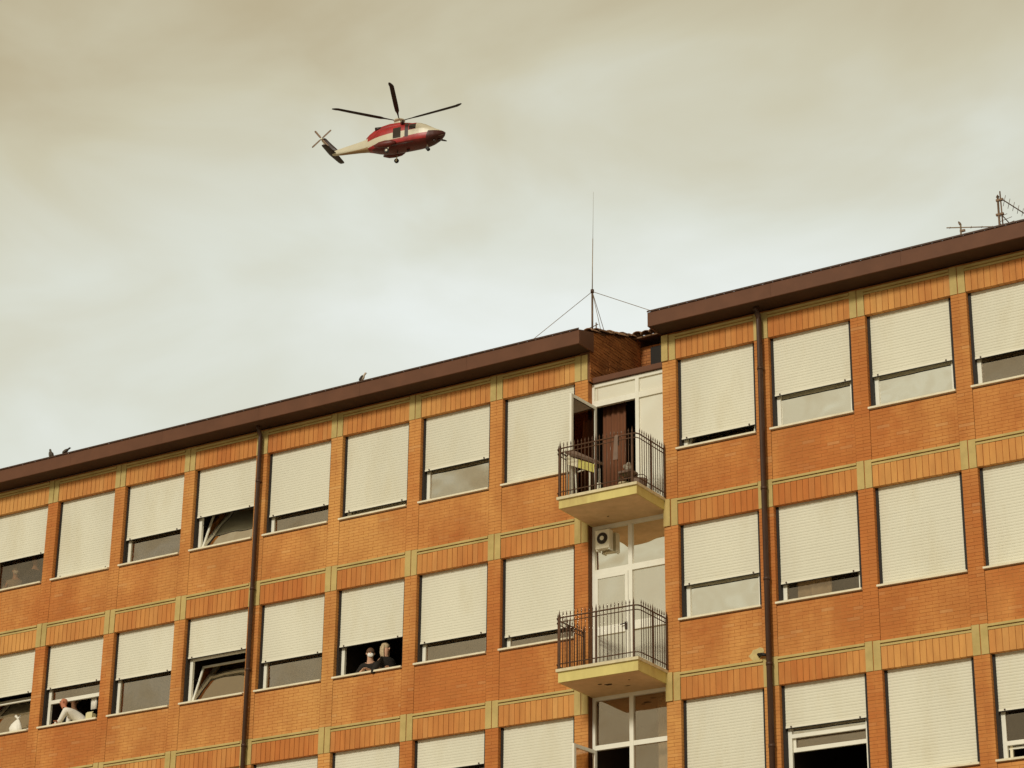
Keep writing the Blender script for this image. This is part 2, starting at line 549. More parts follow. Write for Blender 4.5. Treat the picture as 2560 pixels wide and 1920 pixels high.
# spandrels, bands, soldier courses
sold_me = []
for k in range(4):
    s = MB()
    j = (-0.002, 0.0015, 0.0, -0.001)[k]
    w = HW / 14
    dx = (0.0054, 0.006, 0.0050, 0.0062)[k]
    s.box(dx, w - 0.0050, j, 0.10, 0, 0.405 + (0, 0.003, -0.004, 0)[k], 0, 'b')
    sold_me.append(s.mesh('soldier_brick', m_soldier))
SINGLE = {(r, c) for r in range(3) for c in (9, 10, 11, 12)} | {(0, 8), (0, 7), (0, 6), (1, 8), (1, 7), (1, 6), (1, 5), (2, 8), (2, 7)}
for c in cols:
    x = XL[c]
    for r, z in enumerate(ZL):
        sp = MB()
        zb = (ZL[r + 1] + 0.512) if r < 2 else 10.34
        bricks(sp, x + 0.010, x + HW - 0.008, zb, z - HS - 0.062, 0.03)
        obj('brick_spandrel', sp, m_brick, B, kind='stuff')
        bd = MB()
        bd.box(x - 0.003, x + HW - 0.002, -0.034, 0.02, z + 0.466, z + 0.508)
        bd.box(x - 0.002, x + HW - 0.003, -0.006, 0.02, z + 0.412, z + 0.452)
        obj('floor_band', bd, m_conc, B)
        if (r, c) in SINGLE:
            so = link('soldier_course', None, B, (x, 0, z))
            for k in range(14):
                link('brick', random.choice(sold_me), so, (k * HW / 14, random.uniform(-0.0015, 0.0015), random.uniform(-0.002, 0.002)))
        else:
            s = MB()
            for k in range(14):
                a = x + k * HW / 14
                j = random.uniform(-0.003, 0.002)
                s.box(a + 0.0056, a + HW / 14 - 0.0056, j, 0.10, z, z + 0.405, 0, 'b')
            obj('soldier_course', s, m_soldier, B, kind='stuff')

# ------------------------------------------------------------------ windows
SX0, SX1 = 0.052, 1.618
SP = 0.0555


def slat_profile():
    return [(0.001, 0.002), (0.0014, 0.009), (-0.0010, 0.020), (-0.0017, 0.030), (-0.0007, 0.042), (0.0017, 0.050), (0.0034, 0.0545)]


def add_slat(mb, x0, x1, z, depth=1.0):
    pr = [(y * depth, h) for y, h in slat_profile()]
    ring0 = [(x0, y, z + h) for y, h in pr] + [(x0, 0.012, z + 0.0545), (x0, 0.012, z + 0.0005)]
    ring1 = [(x1, p[1], p[2]) for p in ring0]
    mb.loft([ring0, ring1], 0, True, False)


one = MB()
add_slat(one, SX0, SX1, 0)
slat_me = one.mesh('slat', m_shut)
WIN = {
    (0, 0): (.95, 'dark'), (0, 1): (.60, 'deep'), (0, 2): (.955, 'dark'), (0, 3): (.67, 'dark'), (0, 4): (.584, 'hopper'), (0, 5): (.76, 'dark'),
    (0, 6): (.90, 'mid'), (0, 7): (.617, 'mid'), (0, 8): (.985, 'dark'), (0, 9): (.876, 'ajar'), (0, 10): (.626, 'bright'), (0, 11): (.645, 'bright'),
    (0, 12): (.69, 'dark'), (0, 13): (.8, 'dark'),
    (1, 0): (.7, 'dark'), (1, 1): (.52, 'hopperlow'), (1, 2): (.525, 'raised1'), (1, 3): (.56, 'dark'), (1, 4): (.46, 'hopperbar'), (1, 5): (.66, 'dark'),
    (1, 6): (.64, 'open'), (1, 7): (.76, 'dark'), (1, 8): (.85, 'dark'), (1, 9): (.63, 'bright'), (1, 10): (.79, 'deep'), (1, 11): (.995, 'dark'),
    (1, 12): (.995, 'dark'), (1, 13): (.6, 'dark'),
    (2, 0): (.9, 'dark'), (2, 1): (.95, 'dark'), (2, 2): (.7, 'dark'), (2, 3): (.95, 'dark'), (2, 4): (.8, 'dark'), (2, 5): (.99, 'dark'), (2, 6): (.99, 'dark'),
    (2, 7): (.34, 'deep'), (2, 8): (.99, 'dark'), (2, 9): (.99, 'dark'), (2, 10): (.415, 'raised2'), (2, 11): (.995, 'dark'), (2, 12): (.53, 'raised3'),
    (2, 13): (.9, 'dark'),
}
GL = {'dark': g_dark, 'deep': g_deep, 'mid': g_mid, 'bright': g_bright, 'textured': g_textured}
FY0, FY1 = 0.195, 0.255
SLATS_SINGLE = {(r, c) for r in range(3) for c in (10, 11, 12)} | {(1, 9), (2, 9)}
sill_me = MB().box(-0.004, HW - 0.002, -0.052, 0.19, -HS - 0.034, -HS + 0.002).mesh('window_sill', m_sill)
guide_me = [MB().box(0.0, 0.050, 0.102, 0.185, -HS + 0.004, 0.02).mesh('guide_rail', m_rail), MB().box(SX1 + 0.002, HW, 0.102, 0.185, -HS + 0.004, 0.02).mesh('guide_rail', m_rail)]


def build_window(r, c):
    frac, kind = WIN[(r, c)]
    x, z = XL[c], ZL[r]
    zs = -frac * (HS + 0.03)
    zs = max(zs, -HS + 0.012)
    # frame
    f = MB()
    L, R = 0.052, 1.632
    BOT = -HS + 0.004
    f.box(L, L + 0.075, FY0, FY1, BOT, 0.05)
    f.box(R - 0.075, R, FY0, FY1, BOT, 0.05)
    f.box(L + 0.075, R - 0.075, FY0 + 0.004, FY1, BOT, BOT + 0.055)
    wo_ = obj('window', f, m_white, B, loc=(x, 0, z))
    link('window_sill', sill_me, wo_)
    for gm_ in guide_me:
        link('guide_rail', gm_, wo_)
    gx0, gx1 = L + 0.075, R - 0.075
    gb = BOT + 0.055

    def pane(z0, z1, y=0.225, m=g_dark, tilt=0.0):
        dx_ = math.tan(tilt) * (z1 - z0)
        p = MB()
        p.quadbox([(gx0, y, z0), (gx1, y + random.uniform(-0.002, 0.002), z0), (gx1, y + dx_, z1), (gx0, y + dx_ + random.uniform(-0.002, 0.002), z1)], -0.005)
        obj('pane', p, m, wo_)

    def bar(z0, z1, y0=FY0 - 0.004, y1=FY1 - 0.005, name='sash_rail'):
        obj(name, MB().box(gx0 - 0.004, gx1 + 0.004, y0, y1, z0, z1), m_white, wo_)

    def sash(h, lean, z0=gb, m=g_dark):
        a = math.atan2(lean, h)
        ln = math.hypot(lean, h)
        s = MB()
        t = 0.045

        def q(u, v, w=0.0):   # u along x, v along the sash, w thickness
            return (u, 0.215 + math.sin(a) * v + math.cos(a) * w, z0 + math.cos(a) * v - math.sin(a) * w)
        for (u0, u1, v0, v1) in ((gx0, gx1, 0, t), (gx0, gx0 + t, t, ln - t), (gx1 - t, gx1, t, ln - t), (gx0, gx1, ln - t, ln)):
            s.quadbox([q(u0, v0), q(u1, v0), q(u1, v1), q(u0, v1)], -0.035)
        sa = obj('sash', s, m_white, wo_)
        p = MB()
        p.quadbox([q(gx0 + t - .01, t - .01, .015), q(gx1 - t + .01, t - .01, .015), q(gx1 - t + .01, ln - t + .01, .015), q(gx0 + t - .01, ln - t + .01, .015)], -0.005)
        obj('pane', p, m, wo_)
        for u in (gx0 + 0.01, gx1 - 0.01):
            st = MB()
            st.tube([(u, 0.23, z0 + ln * 0.55), q(u, ln * 0.6, 0.02)], 0.006, 6)
            obj('stay_arm', st, m_rail, wo_)
    if kind in GL:
        pane(gb, 0.02, m=GL[kind], tilt=random.uniform(-0.006, 0.006))
    elif kind == 'hopper':
        sash(0.95, 0.33, m=g_bright)
    elif kind == 'hopperbar':
        bar(-0.905, -0.835)
        sash(0.86, 0.30, m=g_mid)
        pane(-0.835, 0.02, m=g_dark)
    elif kind == 'hopperlow':
        sash(0.86, 0.28, m=g_mid)
        bar(-1.13, -1.11, name='glazing_bar')
    elif kind == 'ajar':
        sash(0.9, 0.36, m=g_dark)
    elif kind == 'raised1':
        bar(-1.312, -1.232)
        pane(-1.235, 0.02, m=g_dark)
    elif kind == 'raised2':
        bar(-0.955, -0.885)
        pane(-0.885, 0.02, m=g_mid)
        bar(-1.20, -1.125, FY0 + 0.05, FY1 + 0.04)
        pane(-1.125, -0.5, 0.285, m=g_dark)
        obj('sash_stile', MB().box(gx0, gx0 + 0.05, FY0 + 0.055, FY1 + 0.04, -1.125, -0.885), m_white, wo_)
    elif kind == 'raised3':
        bar(-1.585, -1.51)
        pane(-1.51, 0.02, m=g_deep)
        obj('sash_stile', MB().box(gx0 + 0.02, gx0 + 0.07, FY0 + 0.06, FY1 + 0.05, BOT, -1.585), m_sill, wo_)
        bar(-1.64, -1.60, FY0 + 0.07, FY1 + 0.05)
    # roller shutter
    bb = MB()
    bb.box(SX0 - 0.003, SX1 + 0.001, 0.112, 0.134, zs, zs + 0.036)
    n = int((0.04 - (zs + 0.037)) / SP) + 1
    if (r, c) in SLATS_SINGLE:
        sh = obj('roller_shutter', bb, m_shutbar, B, loc=(x, 0, z))
        for k in range(n):
            link('slat', slat_me, sh, (0, 0.120 + random.uniform(-0.0012, 0.0012), zs + 0.037 + k * SP))
    else:
        sh = obj('roller_shutter', bb, m_shutbar, B, loc=(x, 0, z))
        cu = MB()
        for k in range(n):
            add_slat(cu, SX0, SX1, zs + 0.037 + k * SP, 0.55)
        for i in range(len(cu.v)):
            cu.v[i] = (cu.v[i][0], cu.v[i][1] + 0.120, cu.v[i][2])
        obj('slat_curtain', cu, m_shut, sh, kind='stuff')
    for u in (0.16, 1.50):
        st = MB()
        st.box(u - 0.012, u + 0.012, 0.092, 0.114, zs + 0.006, zs + 0.030)
        obj('stop_peg', st, m_pipe, sh)
    gk = MB()
    gk.box(SX0 + 0.01, SX1 - 0.01, 0.116, 0.130, zs - 0.014, zs - 0.0005)
    obj('rubber_seal', gk, m_gasket, sh)


for r in range(3):
    for c in cols:
        build_window(r, c)

# ------------------------------------------------------------------ inside: floors and back wall
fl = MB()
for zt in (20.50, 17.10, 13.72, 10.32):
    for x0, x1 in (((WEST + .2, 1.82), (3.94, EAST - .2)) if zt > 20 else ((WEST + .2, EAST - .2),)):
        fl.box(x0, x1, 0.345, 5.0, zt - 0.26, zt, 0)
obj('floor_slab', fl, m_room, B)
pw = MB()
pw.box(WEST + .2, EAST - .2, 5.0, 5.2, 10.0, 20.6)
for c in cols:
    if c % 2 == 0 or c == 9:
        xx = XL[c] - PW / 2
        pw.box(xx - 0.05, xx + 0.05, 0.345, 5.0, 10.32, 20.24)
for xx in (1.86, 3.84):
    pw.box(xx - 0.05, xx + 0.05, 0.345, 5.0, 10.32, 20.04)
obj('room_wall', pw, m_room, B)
lw = MB()
lw.box(WEST, EAST, 0.0, 0.33, 0, 10.335)
lw.box(WEST, WEST + .2, 0.33, 12, 0, 20.85)
lw.box(EAST - .2, EAST, 0.33, 12, 0, 20.85)
lw.box(WEST, EAST, 12, 12.3, 0, 20.85)
obj('outer_wall', lw, m_base, B)

# ------------------------------------------------------------------ roof and eaves
ZE0, ZE1 = 20.565, 20.862
OV = 0.5
SLOPE = 0.3
LX1, RX0 = 2.105, 3.648


def zroof(y):
    return ZE1 + 0.015 + SLOPE * (y + OV)


for x0, x1 in ((WEST - 0.3, LX1), (RX0, EAST + 0.3)):
    left = x1 < 3
    n = max(1, round((x1 - x0) / 2.6))
    for k in range(n):
        a = x0 + (x1 - x0) * k / n
        b = x0 + (x1 - x0) * (k + 1) / n
        fb = MB()
        fb.box(a + 0.0015, b - 0.0015, -OV, -OV + 0.03, ZE0, ZE1)
        fb.box(a + 0.0015, b - 0.0015, -OV - 0.004, -OV, ZE0 + 0.0, ZE0 + 0.022)
        obj('fascia_board', fb, m_fascia, B)
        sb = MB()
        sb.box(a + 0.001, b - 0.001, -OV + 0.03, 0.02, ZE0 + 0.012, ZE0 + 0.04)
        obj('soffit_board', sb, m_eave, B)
    e = MB()
    xe = x1 if left else x0
    xa, xb = (xe - 0.03, xe) if left else (xe, xe + 0.03)
    e.v += [(xa, -OV + 0.03, ZE0), (xb, -OV + 0.03, ZE0), (xb, 0.06, ZE0), (xa, 0.06, ZE0), (xa, -OV + 0.03, ZE1), (xb, -OV + 0.03, ZE1), (xb, 0.06, ZE1 + 0.14), (xa, 0.06, ZE1 + 0.14)]
    for q in ((3, 2, 1, 0), (4, 5, 6, 7), (0, 1, 5, 4), (1, 2, 6, 5), (2, 3, 7, 6), (3, 0, 4, 7)):
        e.face(list(q))
    obj('eave_end_cap', e, m_fascia, B)
    rf = MB()
    yr = 6.2
    xs0, xs1 = (x0, 2.03) if left else (3.70, x1)
    rf.quadbox([(xs0, -OV + 0.02, zroof(-OV + 0.02) - 0.04), (xs1, -OV + 0.02, zroof(-OV + 0.02) - 0.04), (xs1, yr, zroof(yr) - 0.04), (xs0, yr, zroof(yr) - 0.04)], 0.03)
    rf.quadbox([(xs0, yr, zroof(yr) - 0.04), (xs1, yr, zroof(yr) - 0.04), (xs1, 12.8, zroof(yr) - 2.0), (xs0, 12.8, zroof(yr) - 2.0)], 0.03)
    obj('roof', rf, m_tile, B)
rf = MB()
rf.quadbox([(2.03, 1.75, zroof(1.75) - 0.06), (3.70, 1.75, zroof(1.75) - 0.06), (3.70, 6.2, zroof(6.2) - 0.06), (2.03, 6.2, zroof(6.2) - 0.06)], 0.03)
obj('roof', rf, m_tile, B)


# half round roof tile, axis along local +y (down slope is -y)
def tile_mesh(w, ln, t=0.016, hf=0.62):
    tb = MB()
    rings = []
    for y, k in ((0.0, 1.0), (ln, 0.84)):
        ro, ri = w / 2 * k, w / 2 * k - t
        ring = []
        for i in range(7):
            a = PI * i / 6
            ring.append((ro * math.cos(a), y, hf * ro * math.sin(a)))
        for i in reversed(range(7)):
            a = PI * i / 6
            ring.append((ri * math.cos(a), y, hf * ri * math.sin(a)))
        rings.append(ring)
    tb.loft(rings, 0, True, False)
    return tb.mesh('roof_tile', m_tile)


tile_me = tile_mesh(0.19, 0.42, 0.010, 0.13)
tilt = math.atan(SLOPE)
for x0, x1 in ((-15.2, LX1 - 0.05), (RX0 + 0.04, 11.6)):
    n = int((x1 - x0) / 0.2)
    for k in range(n):
        xx = x1 - 0.10 - k * (x1 - x0) / n
        link('roof_tile', tile_me, B, (xx, -OV - 0.008 + random.uniform(-0.002, 0.003), ZE1 + 0.0135 + random.uniform(-0.003, 0.003)), (tilt, 0, random.uniform(-0.02, 0.02)))
# a thin metal strip under the tiles
for x0, x1 in ((WEST - 0.3, LX1), (RX0, EAST + 0.3)):
    obj('drip_edge', MB().box(x0, x1, -OV - 0.024, -OV - 0.012, ZE1 + 0.0005, ZE1 + 0.030), m_pipe, B)

# gap between the two eaves: side wall, back wall, verge tiles
sw = MB()
yb = 2.05
nrow = 23
zb0 = 19.94
ow = MB()
YV = [0.0]
courses = 26
hh = 0.062
for i in range(courses):
    z0 = zb0 + i * hh
    z1 = z0 + hh - 0.010
    y = 0.004 + (0.0 if i % 2 else 0.125) - 0.125
    while y < yb:
        a, b = max(y, 0.004), min(y + 0.25, yb)
        # keep under the sloping roof line
        zt = zroof(a + 0.0) - 0.02
        if b - a > 0.03 and z0 < zt - 0.01:
            j = random.uniform(-0.006, 0.008)
            ow.box(2.01, 2.055 + j, a + 0.005, b - 0.005, z0, min(z1, zt), 0, 'l')
        y += 0.25
obj('side_wall', ow, m_oldbrick, B, kind='stuff')
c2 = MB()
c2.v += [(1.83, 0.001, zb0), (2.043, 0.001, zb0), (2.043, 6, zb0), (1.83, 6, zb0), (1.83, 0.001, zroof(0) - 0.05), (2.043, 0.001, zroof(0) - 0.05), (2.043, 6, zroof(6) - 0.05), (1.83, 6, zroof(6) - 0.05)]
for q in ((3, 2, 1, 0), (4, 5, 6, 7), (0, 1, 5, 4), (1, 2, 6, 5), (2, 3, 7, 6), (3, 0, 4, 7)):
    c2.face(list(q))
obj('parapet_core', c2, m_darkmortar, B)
c3 = MB()
c3.v += [(3.70, 0.06, zb0), (3.93, 0.06, zb0), (3.93, 6, zb0), (3.70, 6, zb0), (3.70, 0.06, zroof(0) - 0.05), (3.93, 0.06, zroof(0) - 0.05), (3.93, 6, zroof(6) - 0.05), (3.70, 6, zroof(6) - 0.05)]
for q in ((3, 2, 1, 0), (4, 5, 6, 7), (0, 1, 5, 4), (1, 2, 6, 5), (2, 3, 7, 6), (3, 0, 4, 7)):
    c3.face(list(q))
obj('parapet_core', c3, m_oldbrick, B)
bwk = MB()
bricks(bwk, 2.06, 3.695, zb0 + 0.12, 21.42, 0.03, y0=yb)
obj('back_wall', bwk, m_oldbrick, B, kind='stuff')
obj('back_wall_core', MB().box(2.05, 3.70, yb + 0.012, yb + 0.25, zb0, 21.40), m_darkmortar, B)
obj('recess_shade', MB().box(2.30, 3.66, yb - 0.035, yb - 0.004, 20.05, 21.36), m_rail, B)  # black panel standing in for the deep shade under the roof overhang
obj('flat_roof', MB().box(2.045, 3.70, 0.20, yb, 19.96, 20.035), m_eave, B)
obj('roof_beam', MB().box(2.047, 3.690, 0.10, 0.20, 19.935, 20.045), m_fascia, B)
verge_me = tile_mesh(0.24, 0.40, 0.02)
y = -0.05
k = 0
while y < 1.95:
    link('roof_tile', verge_me, B, (2.03 + random.uniform(-0.012, 0.012), y, zroof(y) - 0.012 + (0.014 if k % 2 else 0)), (tilt - 0.05 + random.uniform(-0.02, 0.02), random.uniform(-0.08, 0.08), random.uniform(-0.06, 0.06)))
    y += 0.262
    k += 1
for k in range(8):
    link('roof_tile', verge_me, B, (2.17 + k * 0.205, 1.66 + random.uniform(-0.03, 0.03), zroof(1.66) + 0.01 + random.uniform(-0.012, 0.012)), (tilt, 0, random.uniform(-0.06, 0.06)))

# ------------------------------------------------------------------ downpipes
for px_, rad in ((-6.135, 0.047), (5.850, 0.056)):
    d = MB()
    d.tube([(px_, -0.20, ZE0 + 0.02), (px_, -0.20, ZE0 - 0.03), (px_, -0.17, ZE0 - 0.09), (px_, -0.12, ZE0 - 0.15), (px_, -0.10, ZE0 - 0.22), (px_, -0.10, 0.2)], rad, 14)
    dp = obj('downpipe', d, m_pipe, B)
    for zc in (19.35, 16.95, 15.2, 13.6, 12.1, 9.5, 6.0, 3.0):
        q = MB()
        q.tube([(px_, -0.10, zc - 0.03), (px_, -0.10, zc + 0.03)], rad + 0.008, 14)
        q.box(px_ - 0.015, px_ + 0.015, -0.05, 0.0, zc - 0.02, zc + 0.02)
        obj('pipe_collar', q, m_pipe, dp)
pt = MB()
ring = []
for i in range(14):
    a = 2 * PI * i / 14
    rr_ = random.uniform(0.75, 1.15)
    ring.append((5.56 + 0.15 * rr_ * math.cos(a) + 0.03 * math.sin(a), 0, 13.83 + 0.12 * rr_ * math.sin(a)))
pt.loft([[(x, -0.008, z) for x, _, z in ring], [(x, 0.004, z) for x, _, z in ring]], 0, True, False)
obj('mortar_patch', pt, m_patch, B)
st = MB()
st.tube([(5.61, 0.02, 13.80), (5.62, -0.06, 13.815), (5.70, -0.09, 13.80), (5.80, -0.10, 13.77)], 0.030, 10)
obj('drain_stub', st, m_black, B)

# ------------------------------------------------------------------ balconies and glazed bay
BD = 1.08


def frame_member(x0, x1, z0, z1, parent, y0=0.165, y1=0.235, m=None):
    return obj('frame_bar', MB().box(x0, x1, y0, y1, z0, z1), m or m_white, parent)


def bay_pane(x0, x1, z0, z1, m, parent, y=0.20):
    p = MB()
    p.quadbox([(x0, y, z0), (x1, y, z0), (x1, y, z1), (x0, y, z1)], -0.005)
    return obj('pane', p, m, parent)


def balcony(zt, zb, holes):
    s = MB()
    s.box(2.005, 3.706, -BD, 0.16, zb, zt - 0.055)
    bal = obj('balcony', s, [m_slab], B)
    so = MB()
    so.box(2.03, 3.68, -BD + 0.03, 0.15, zb - 0.004, zb - 0.0005)
    obj('slab_underside', so, m_soffit, bal)
    cp = MB()
    cp.box(1.975, 3.730, -BD - 0.04, 0.155, zt - 0.055, zt)
    obj('slab_coping', cp, m_marble, bal)
    for (hx, hy, hw_, hd) in holes:
        h = MB()
        rg_ = []
        for i in range(12):
            a = 2 * PI * i / 12
            q = random.uniform(0.6, 1.2)
            rg_.append((hx + hw_ * q * math.cos(a), hy + hd * q * math.sin(a)))
        h.loft([[(x, y, zb - 0.0045) for x, y in rg_], [(x, y, zb - 0.008) for x, y in rg_]], 0, True, False)
        obj('spalled_patch', h, m_crack, bal)
    # railing
    XA, XB, YF = 1.935, 3.722, -BD - 0.01
    ztop = zt + 0.985
    rl = MB()
    for zz, rr_ in ((ztop, 0.014), (ztop - 0.085, 0.010), (zt + 0.10, 0.011)):
        pts = [(XA, 0.0, zz), (XA, YF + 0.10, zz), (XA + 0.03, YF + 0.03, zz), (XA + 0.10, YF, zz), (XB - 0.10, YF, zz), (XB - 0.03, YF + 0.03, zz), (XB, YF + 0.10, zz), (XB, 0.0, zz)]
        rl.tube(pts, rr_, 6)
    ral = obj('railing', rl, m_iron, bal)
    bm_ = MB()
    bm_.tube([(0, 0, 0.02), (0, 0, 1.03)], 0.0075, 6)
    bm_.tube([(0, 0, 1.03), (0, 0, 1.045), (0, 0, 1.11)], [0.0075, 0.013, 0.001], 6)
    bme = bm_.mesh('baluster', m_iron)
    pm = MB()
    pm.box(-0.016, 0.016, -0.016, 0.016, -0.0, 1.0)
    pm.tube([(0, 0, 1.0), (0, 0, 1.03), (0, 0, 1.14)], [0.012, 0.018, 0.001], 8)
    pme = pm.mesh('railing_post', m_iron)
    n = 21
    for k in range(n):
        xx = XA + 0.10 + (XB - XA - 0.20) * k / (n - 1)
        link('railing_post' if k in (0, n // 2, n - 1) else 'baluster', pme if k in (0, n // 2, n - 1) else bme, bal, (xx, YF, zt))
    for xx in (XA, XB):
        for k in range(12):
            yy = YF + 0.11 + (-0.04 - YF - 0.11) * k / 11
            link('railing_post' if k in (5, 11) else 'baluster', pme if k in (5, 11) else bme, bal, (xx, yy, zt))
    # ornamental ring panel on the left return
    orn = MB()
    for k in range(4):
        cy = YF + 0.2 + k * 0.25
        orn.tube([(XA, cy + 0.05 * math.cos(2 * PI * i / 12), ztop - 0.042 + 0.038 * math.sin(2 * PI * i / 12)) for i in range(13)], 0.006, 5)
    obj('railing_ornament', orn, m_iron, ral)
    return bal


bal_a = balcony(17.17, 16.945, [(2.6, -0.25, 0.03, 0.02)])
bal_b = balcony(13.80, 13.550, [(2.75, -0.52, 0.085, 0.05), (2.62, -0.62, 0.05, 0.03), (3.02, -0.28, 0.07, 0.02), (3.25, -0.62, 0.025, 0.018)])


def bay(zbot, ztop, mull, trans, name='balcony_window'):
    f = MB()
    f.box(2.004, 2.06, 0.16, 0.24, zbot, ztop)
    f.box(3.63, 3.682, 0.16, 0.24, zbot, ztop)
    f.box(2.06, 3.63, 0.16, 0.24, ztop - 0.07, ztop)
    f.box(mull[0], mull[1], 0.158, 0.242, zbot, ztop - 0.07)
    f.box(2.06, mull[0], 0.163, 0.237, trans[0], trans[1])
    f.box(mull[1], 3.63, 0.163, 0.237, trans[0], trans[1])
    return obj(name, f, m_white, B)


def leaf(zbot, ztop, hinge, width, gm, parent, angle, band=None):
    """door leaf hinged at x=hinge, y=0.17; angle 0 closed, 90 degrees opens outward"""
    d = MB()
    t = 0.065
    d.box(0, t, -0.02, 0.025, 0, ztop - zbot)
    d.box(width - t, width, -0.02, 0.025, 0, ztop - zbot)
    d.box(t, width - t, -0.018, 0.023, ztop - zbot - t, ztop - zbot)
    d.box(t, width - t, -0.018, 0.023, 0, 0.12)
    lf = obj('door', d, m_white, parent, loc=(hinge, 0.17, zbot), rot=(0, 0, -angle))
    p = MB()
    p.quadbox([(t, 0, 0.12), (width - t, 0, 0.12), (width - t, 0, ztop - zbot - t), (t, 0, ztop - zbot - t)], -0.005)
    return lf, p


# upper bay
wa = bay(17.17, 19.925, (2.985, 3.065), (19.44, 19.56))
bay_pane(2.06, 2.985, 19.56, 19.855, g_skywhite, wa)
bay_pane(3.065, 3.63, 19.56, 19.855, g_skywhite, wa)
bay_pane(3.065, 3.63, 17.22, 19.44, g_skywhite, wa)
frame_member(3.065, 3.63, 17.17, 17.24, wa)
lf, p = leaf(17.19, 19.435, 2.085, 0.89, g_deep, B, math.radians(93))
obj('pane', p, g_tint, lf)
# middle bay
wb = bay(13.80, 16.945, (2.800, 2.885), (15.94, 16.06))
bay_pane(2.06, 2.80, 16.06, 16.875, g_bright, wb)
bay_pane(2.885, 3.63, 16.06, 16.875, g_bright, wb)
bay_pane(2.885, 3.63, 13.9, 15.94, g_textured, wb)
frame_member(2.885, 3.63, 13.80, 13.92, wb)
frame_member(2.89, 3.625, 14.76, 14.93, wb, 0.15, 0.19)
lf, p = leaf(13.82, 15.935, 2.065, 0.73, g_textured, B, 0.0)
obj('pane', p, g_textured, lf)
obj('push_bar', MB().box(0.06, 0.67, -0.035, 0.0, 0.92, 1.09), m_white, lf)
hd = MB()
hd.box(0.675, 0.715, -0.055, -0.02, 0.96, 1.10)
hd.tube([(0.695, -0.05, 1.06), (0.695, -0.085, 1.06), (0.60, -0.09, 1.05)], 0.011, 6)
obj('handle', hd, m_black, lf)
# lower bay
wc = bay(10.42, 13.55, (2.800, 2.885), (12.535, 12.625))
bay_pane(2.06, 2.80, 12.625, 13.48, g_dark, wc)
bay_pane(2.885, 3.63, 12.625, 13.48, g_dark, wc)
bay_pane(2.885, 3.63, 10.5, 12.535, g_dark, wc)
lf, p = leaf(10.44, 12.53, 2.07, 0.72, g_deep, B, math.radians(95))
obj('pane', p, g_deep, lf)
# pipe and dark jamb beside the middle and lower bays
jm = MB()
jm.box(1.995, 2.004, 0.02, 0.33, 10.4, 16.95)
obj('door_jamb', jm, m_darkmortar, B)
jm = MB()
jm.box(1.99, 2.004, 0.02, 0.33, 17.1, 19.94)
obj('door_jamb', jm, m_oldbrick, B)

# ------------------------------------------------------------------ curtains and things in windows
def curtain(name, x0, x1, y, z0, z1, m, label, amp=0.02, n=28):
    c = MB()
    r0, r1 = [], []
    for i in range(n + 1):
        t = i / n
        xx = x0 + (x1 - x0) * t
        yy = y + amp * math.sin(t * n * 0.9) + 0.4 * amp * math.sin(t * 9.1)
        r0.append((xx, yy, z0))
        r1.append((xx, yy * 0.6 + y * 0.4, z1))
    b0 = [(a, b + 0.006, c_z) for a, b, c_z in reversed(r0)]
    b1 = [(a, b + 0.006, c_z) for a, b, c_z in reversed(r1)]
    c.loft([r0 + b0, r1 + b1], 0, True, True)
    return obj(name, c, m, label=label, cat='curtain')


curtain('curtain', 6.27, 6.95, 0.305, 14.72, 16.5, m_curt, 'white gathered curtain behind a low glass strip beside the right downpipe, middle row', 0.018)
curtain('curtain', 2.10, 2.62, 0.42, 17.12, 19.6, m_bcurt, 'brown curtain hanging inside the open door of the upper balcony', 0.03)
curtain('curtain', 3.22, 3.60, 0.50, 10.5, 13.5, m_curt, 'pale curtain strip behind the glass of the bay under the lower balcony', 0.012)

t = thing('air_conditioner', (2.32, 0.105, 16.42), 'small beige air conditioner with round black fan high in the lower balcony window', 'air conditioner')
c = MB().box(-0.155, 0.155, -0.10, 0.04, 0, 0.37)
obj('casing', c, m_acw, t)
fa = MB()
fa.tube([(0, -0.104, 0.20), (0, -0.112, 0.20)], 0.115, 24)
obj('fan_opening', fa, m_black, t)
hb = MB()
hb.tube([(0, -0.113, 0.20), (0, -0.124, 0.20)], 0.045, 16)
obj('fan_hub', hb, m_acw, t)
gr = MB()
for rr_ in (0.07, 0.098):
    gr.tube([(rr_ * math.cos(2 * PI * i / 24), -0.118, 0.20 + rr_ * math.sin(2 * PI * i / 24)) for i in range(25)], 0.0035, 5)
obj('fan_guard', gr, m_metal, t)
for bx_ in (-0.15, 0.12):
    obj('bracket', MB().box(bx_, bx_ + 0.03, -0.08, 0.055, -0.03, 0.0), m_white, t)

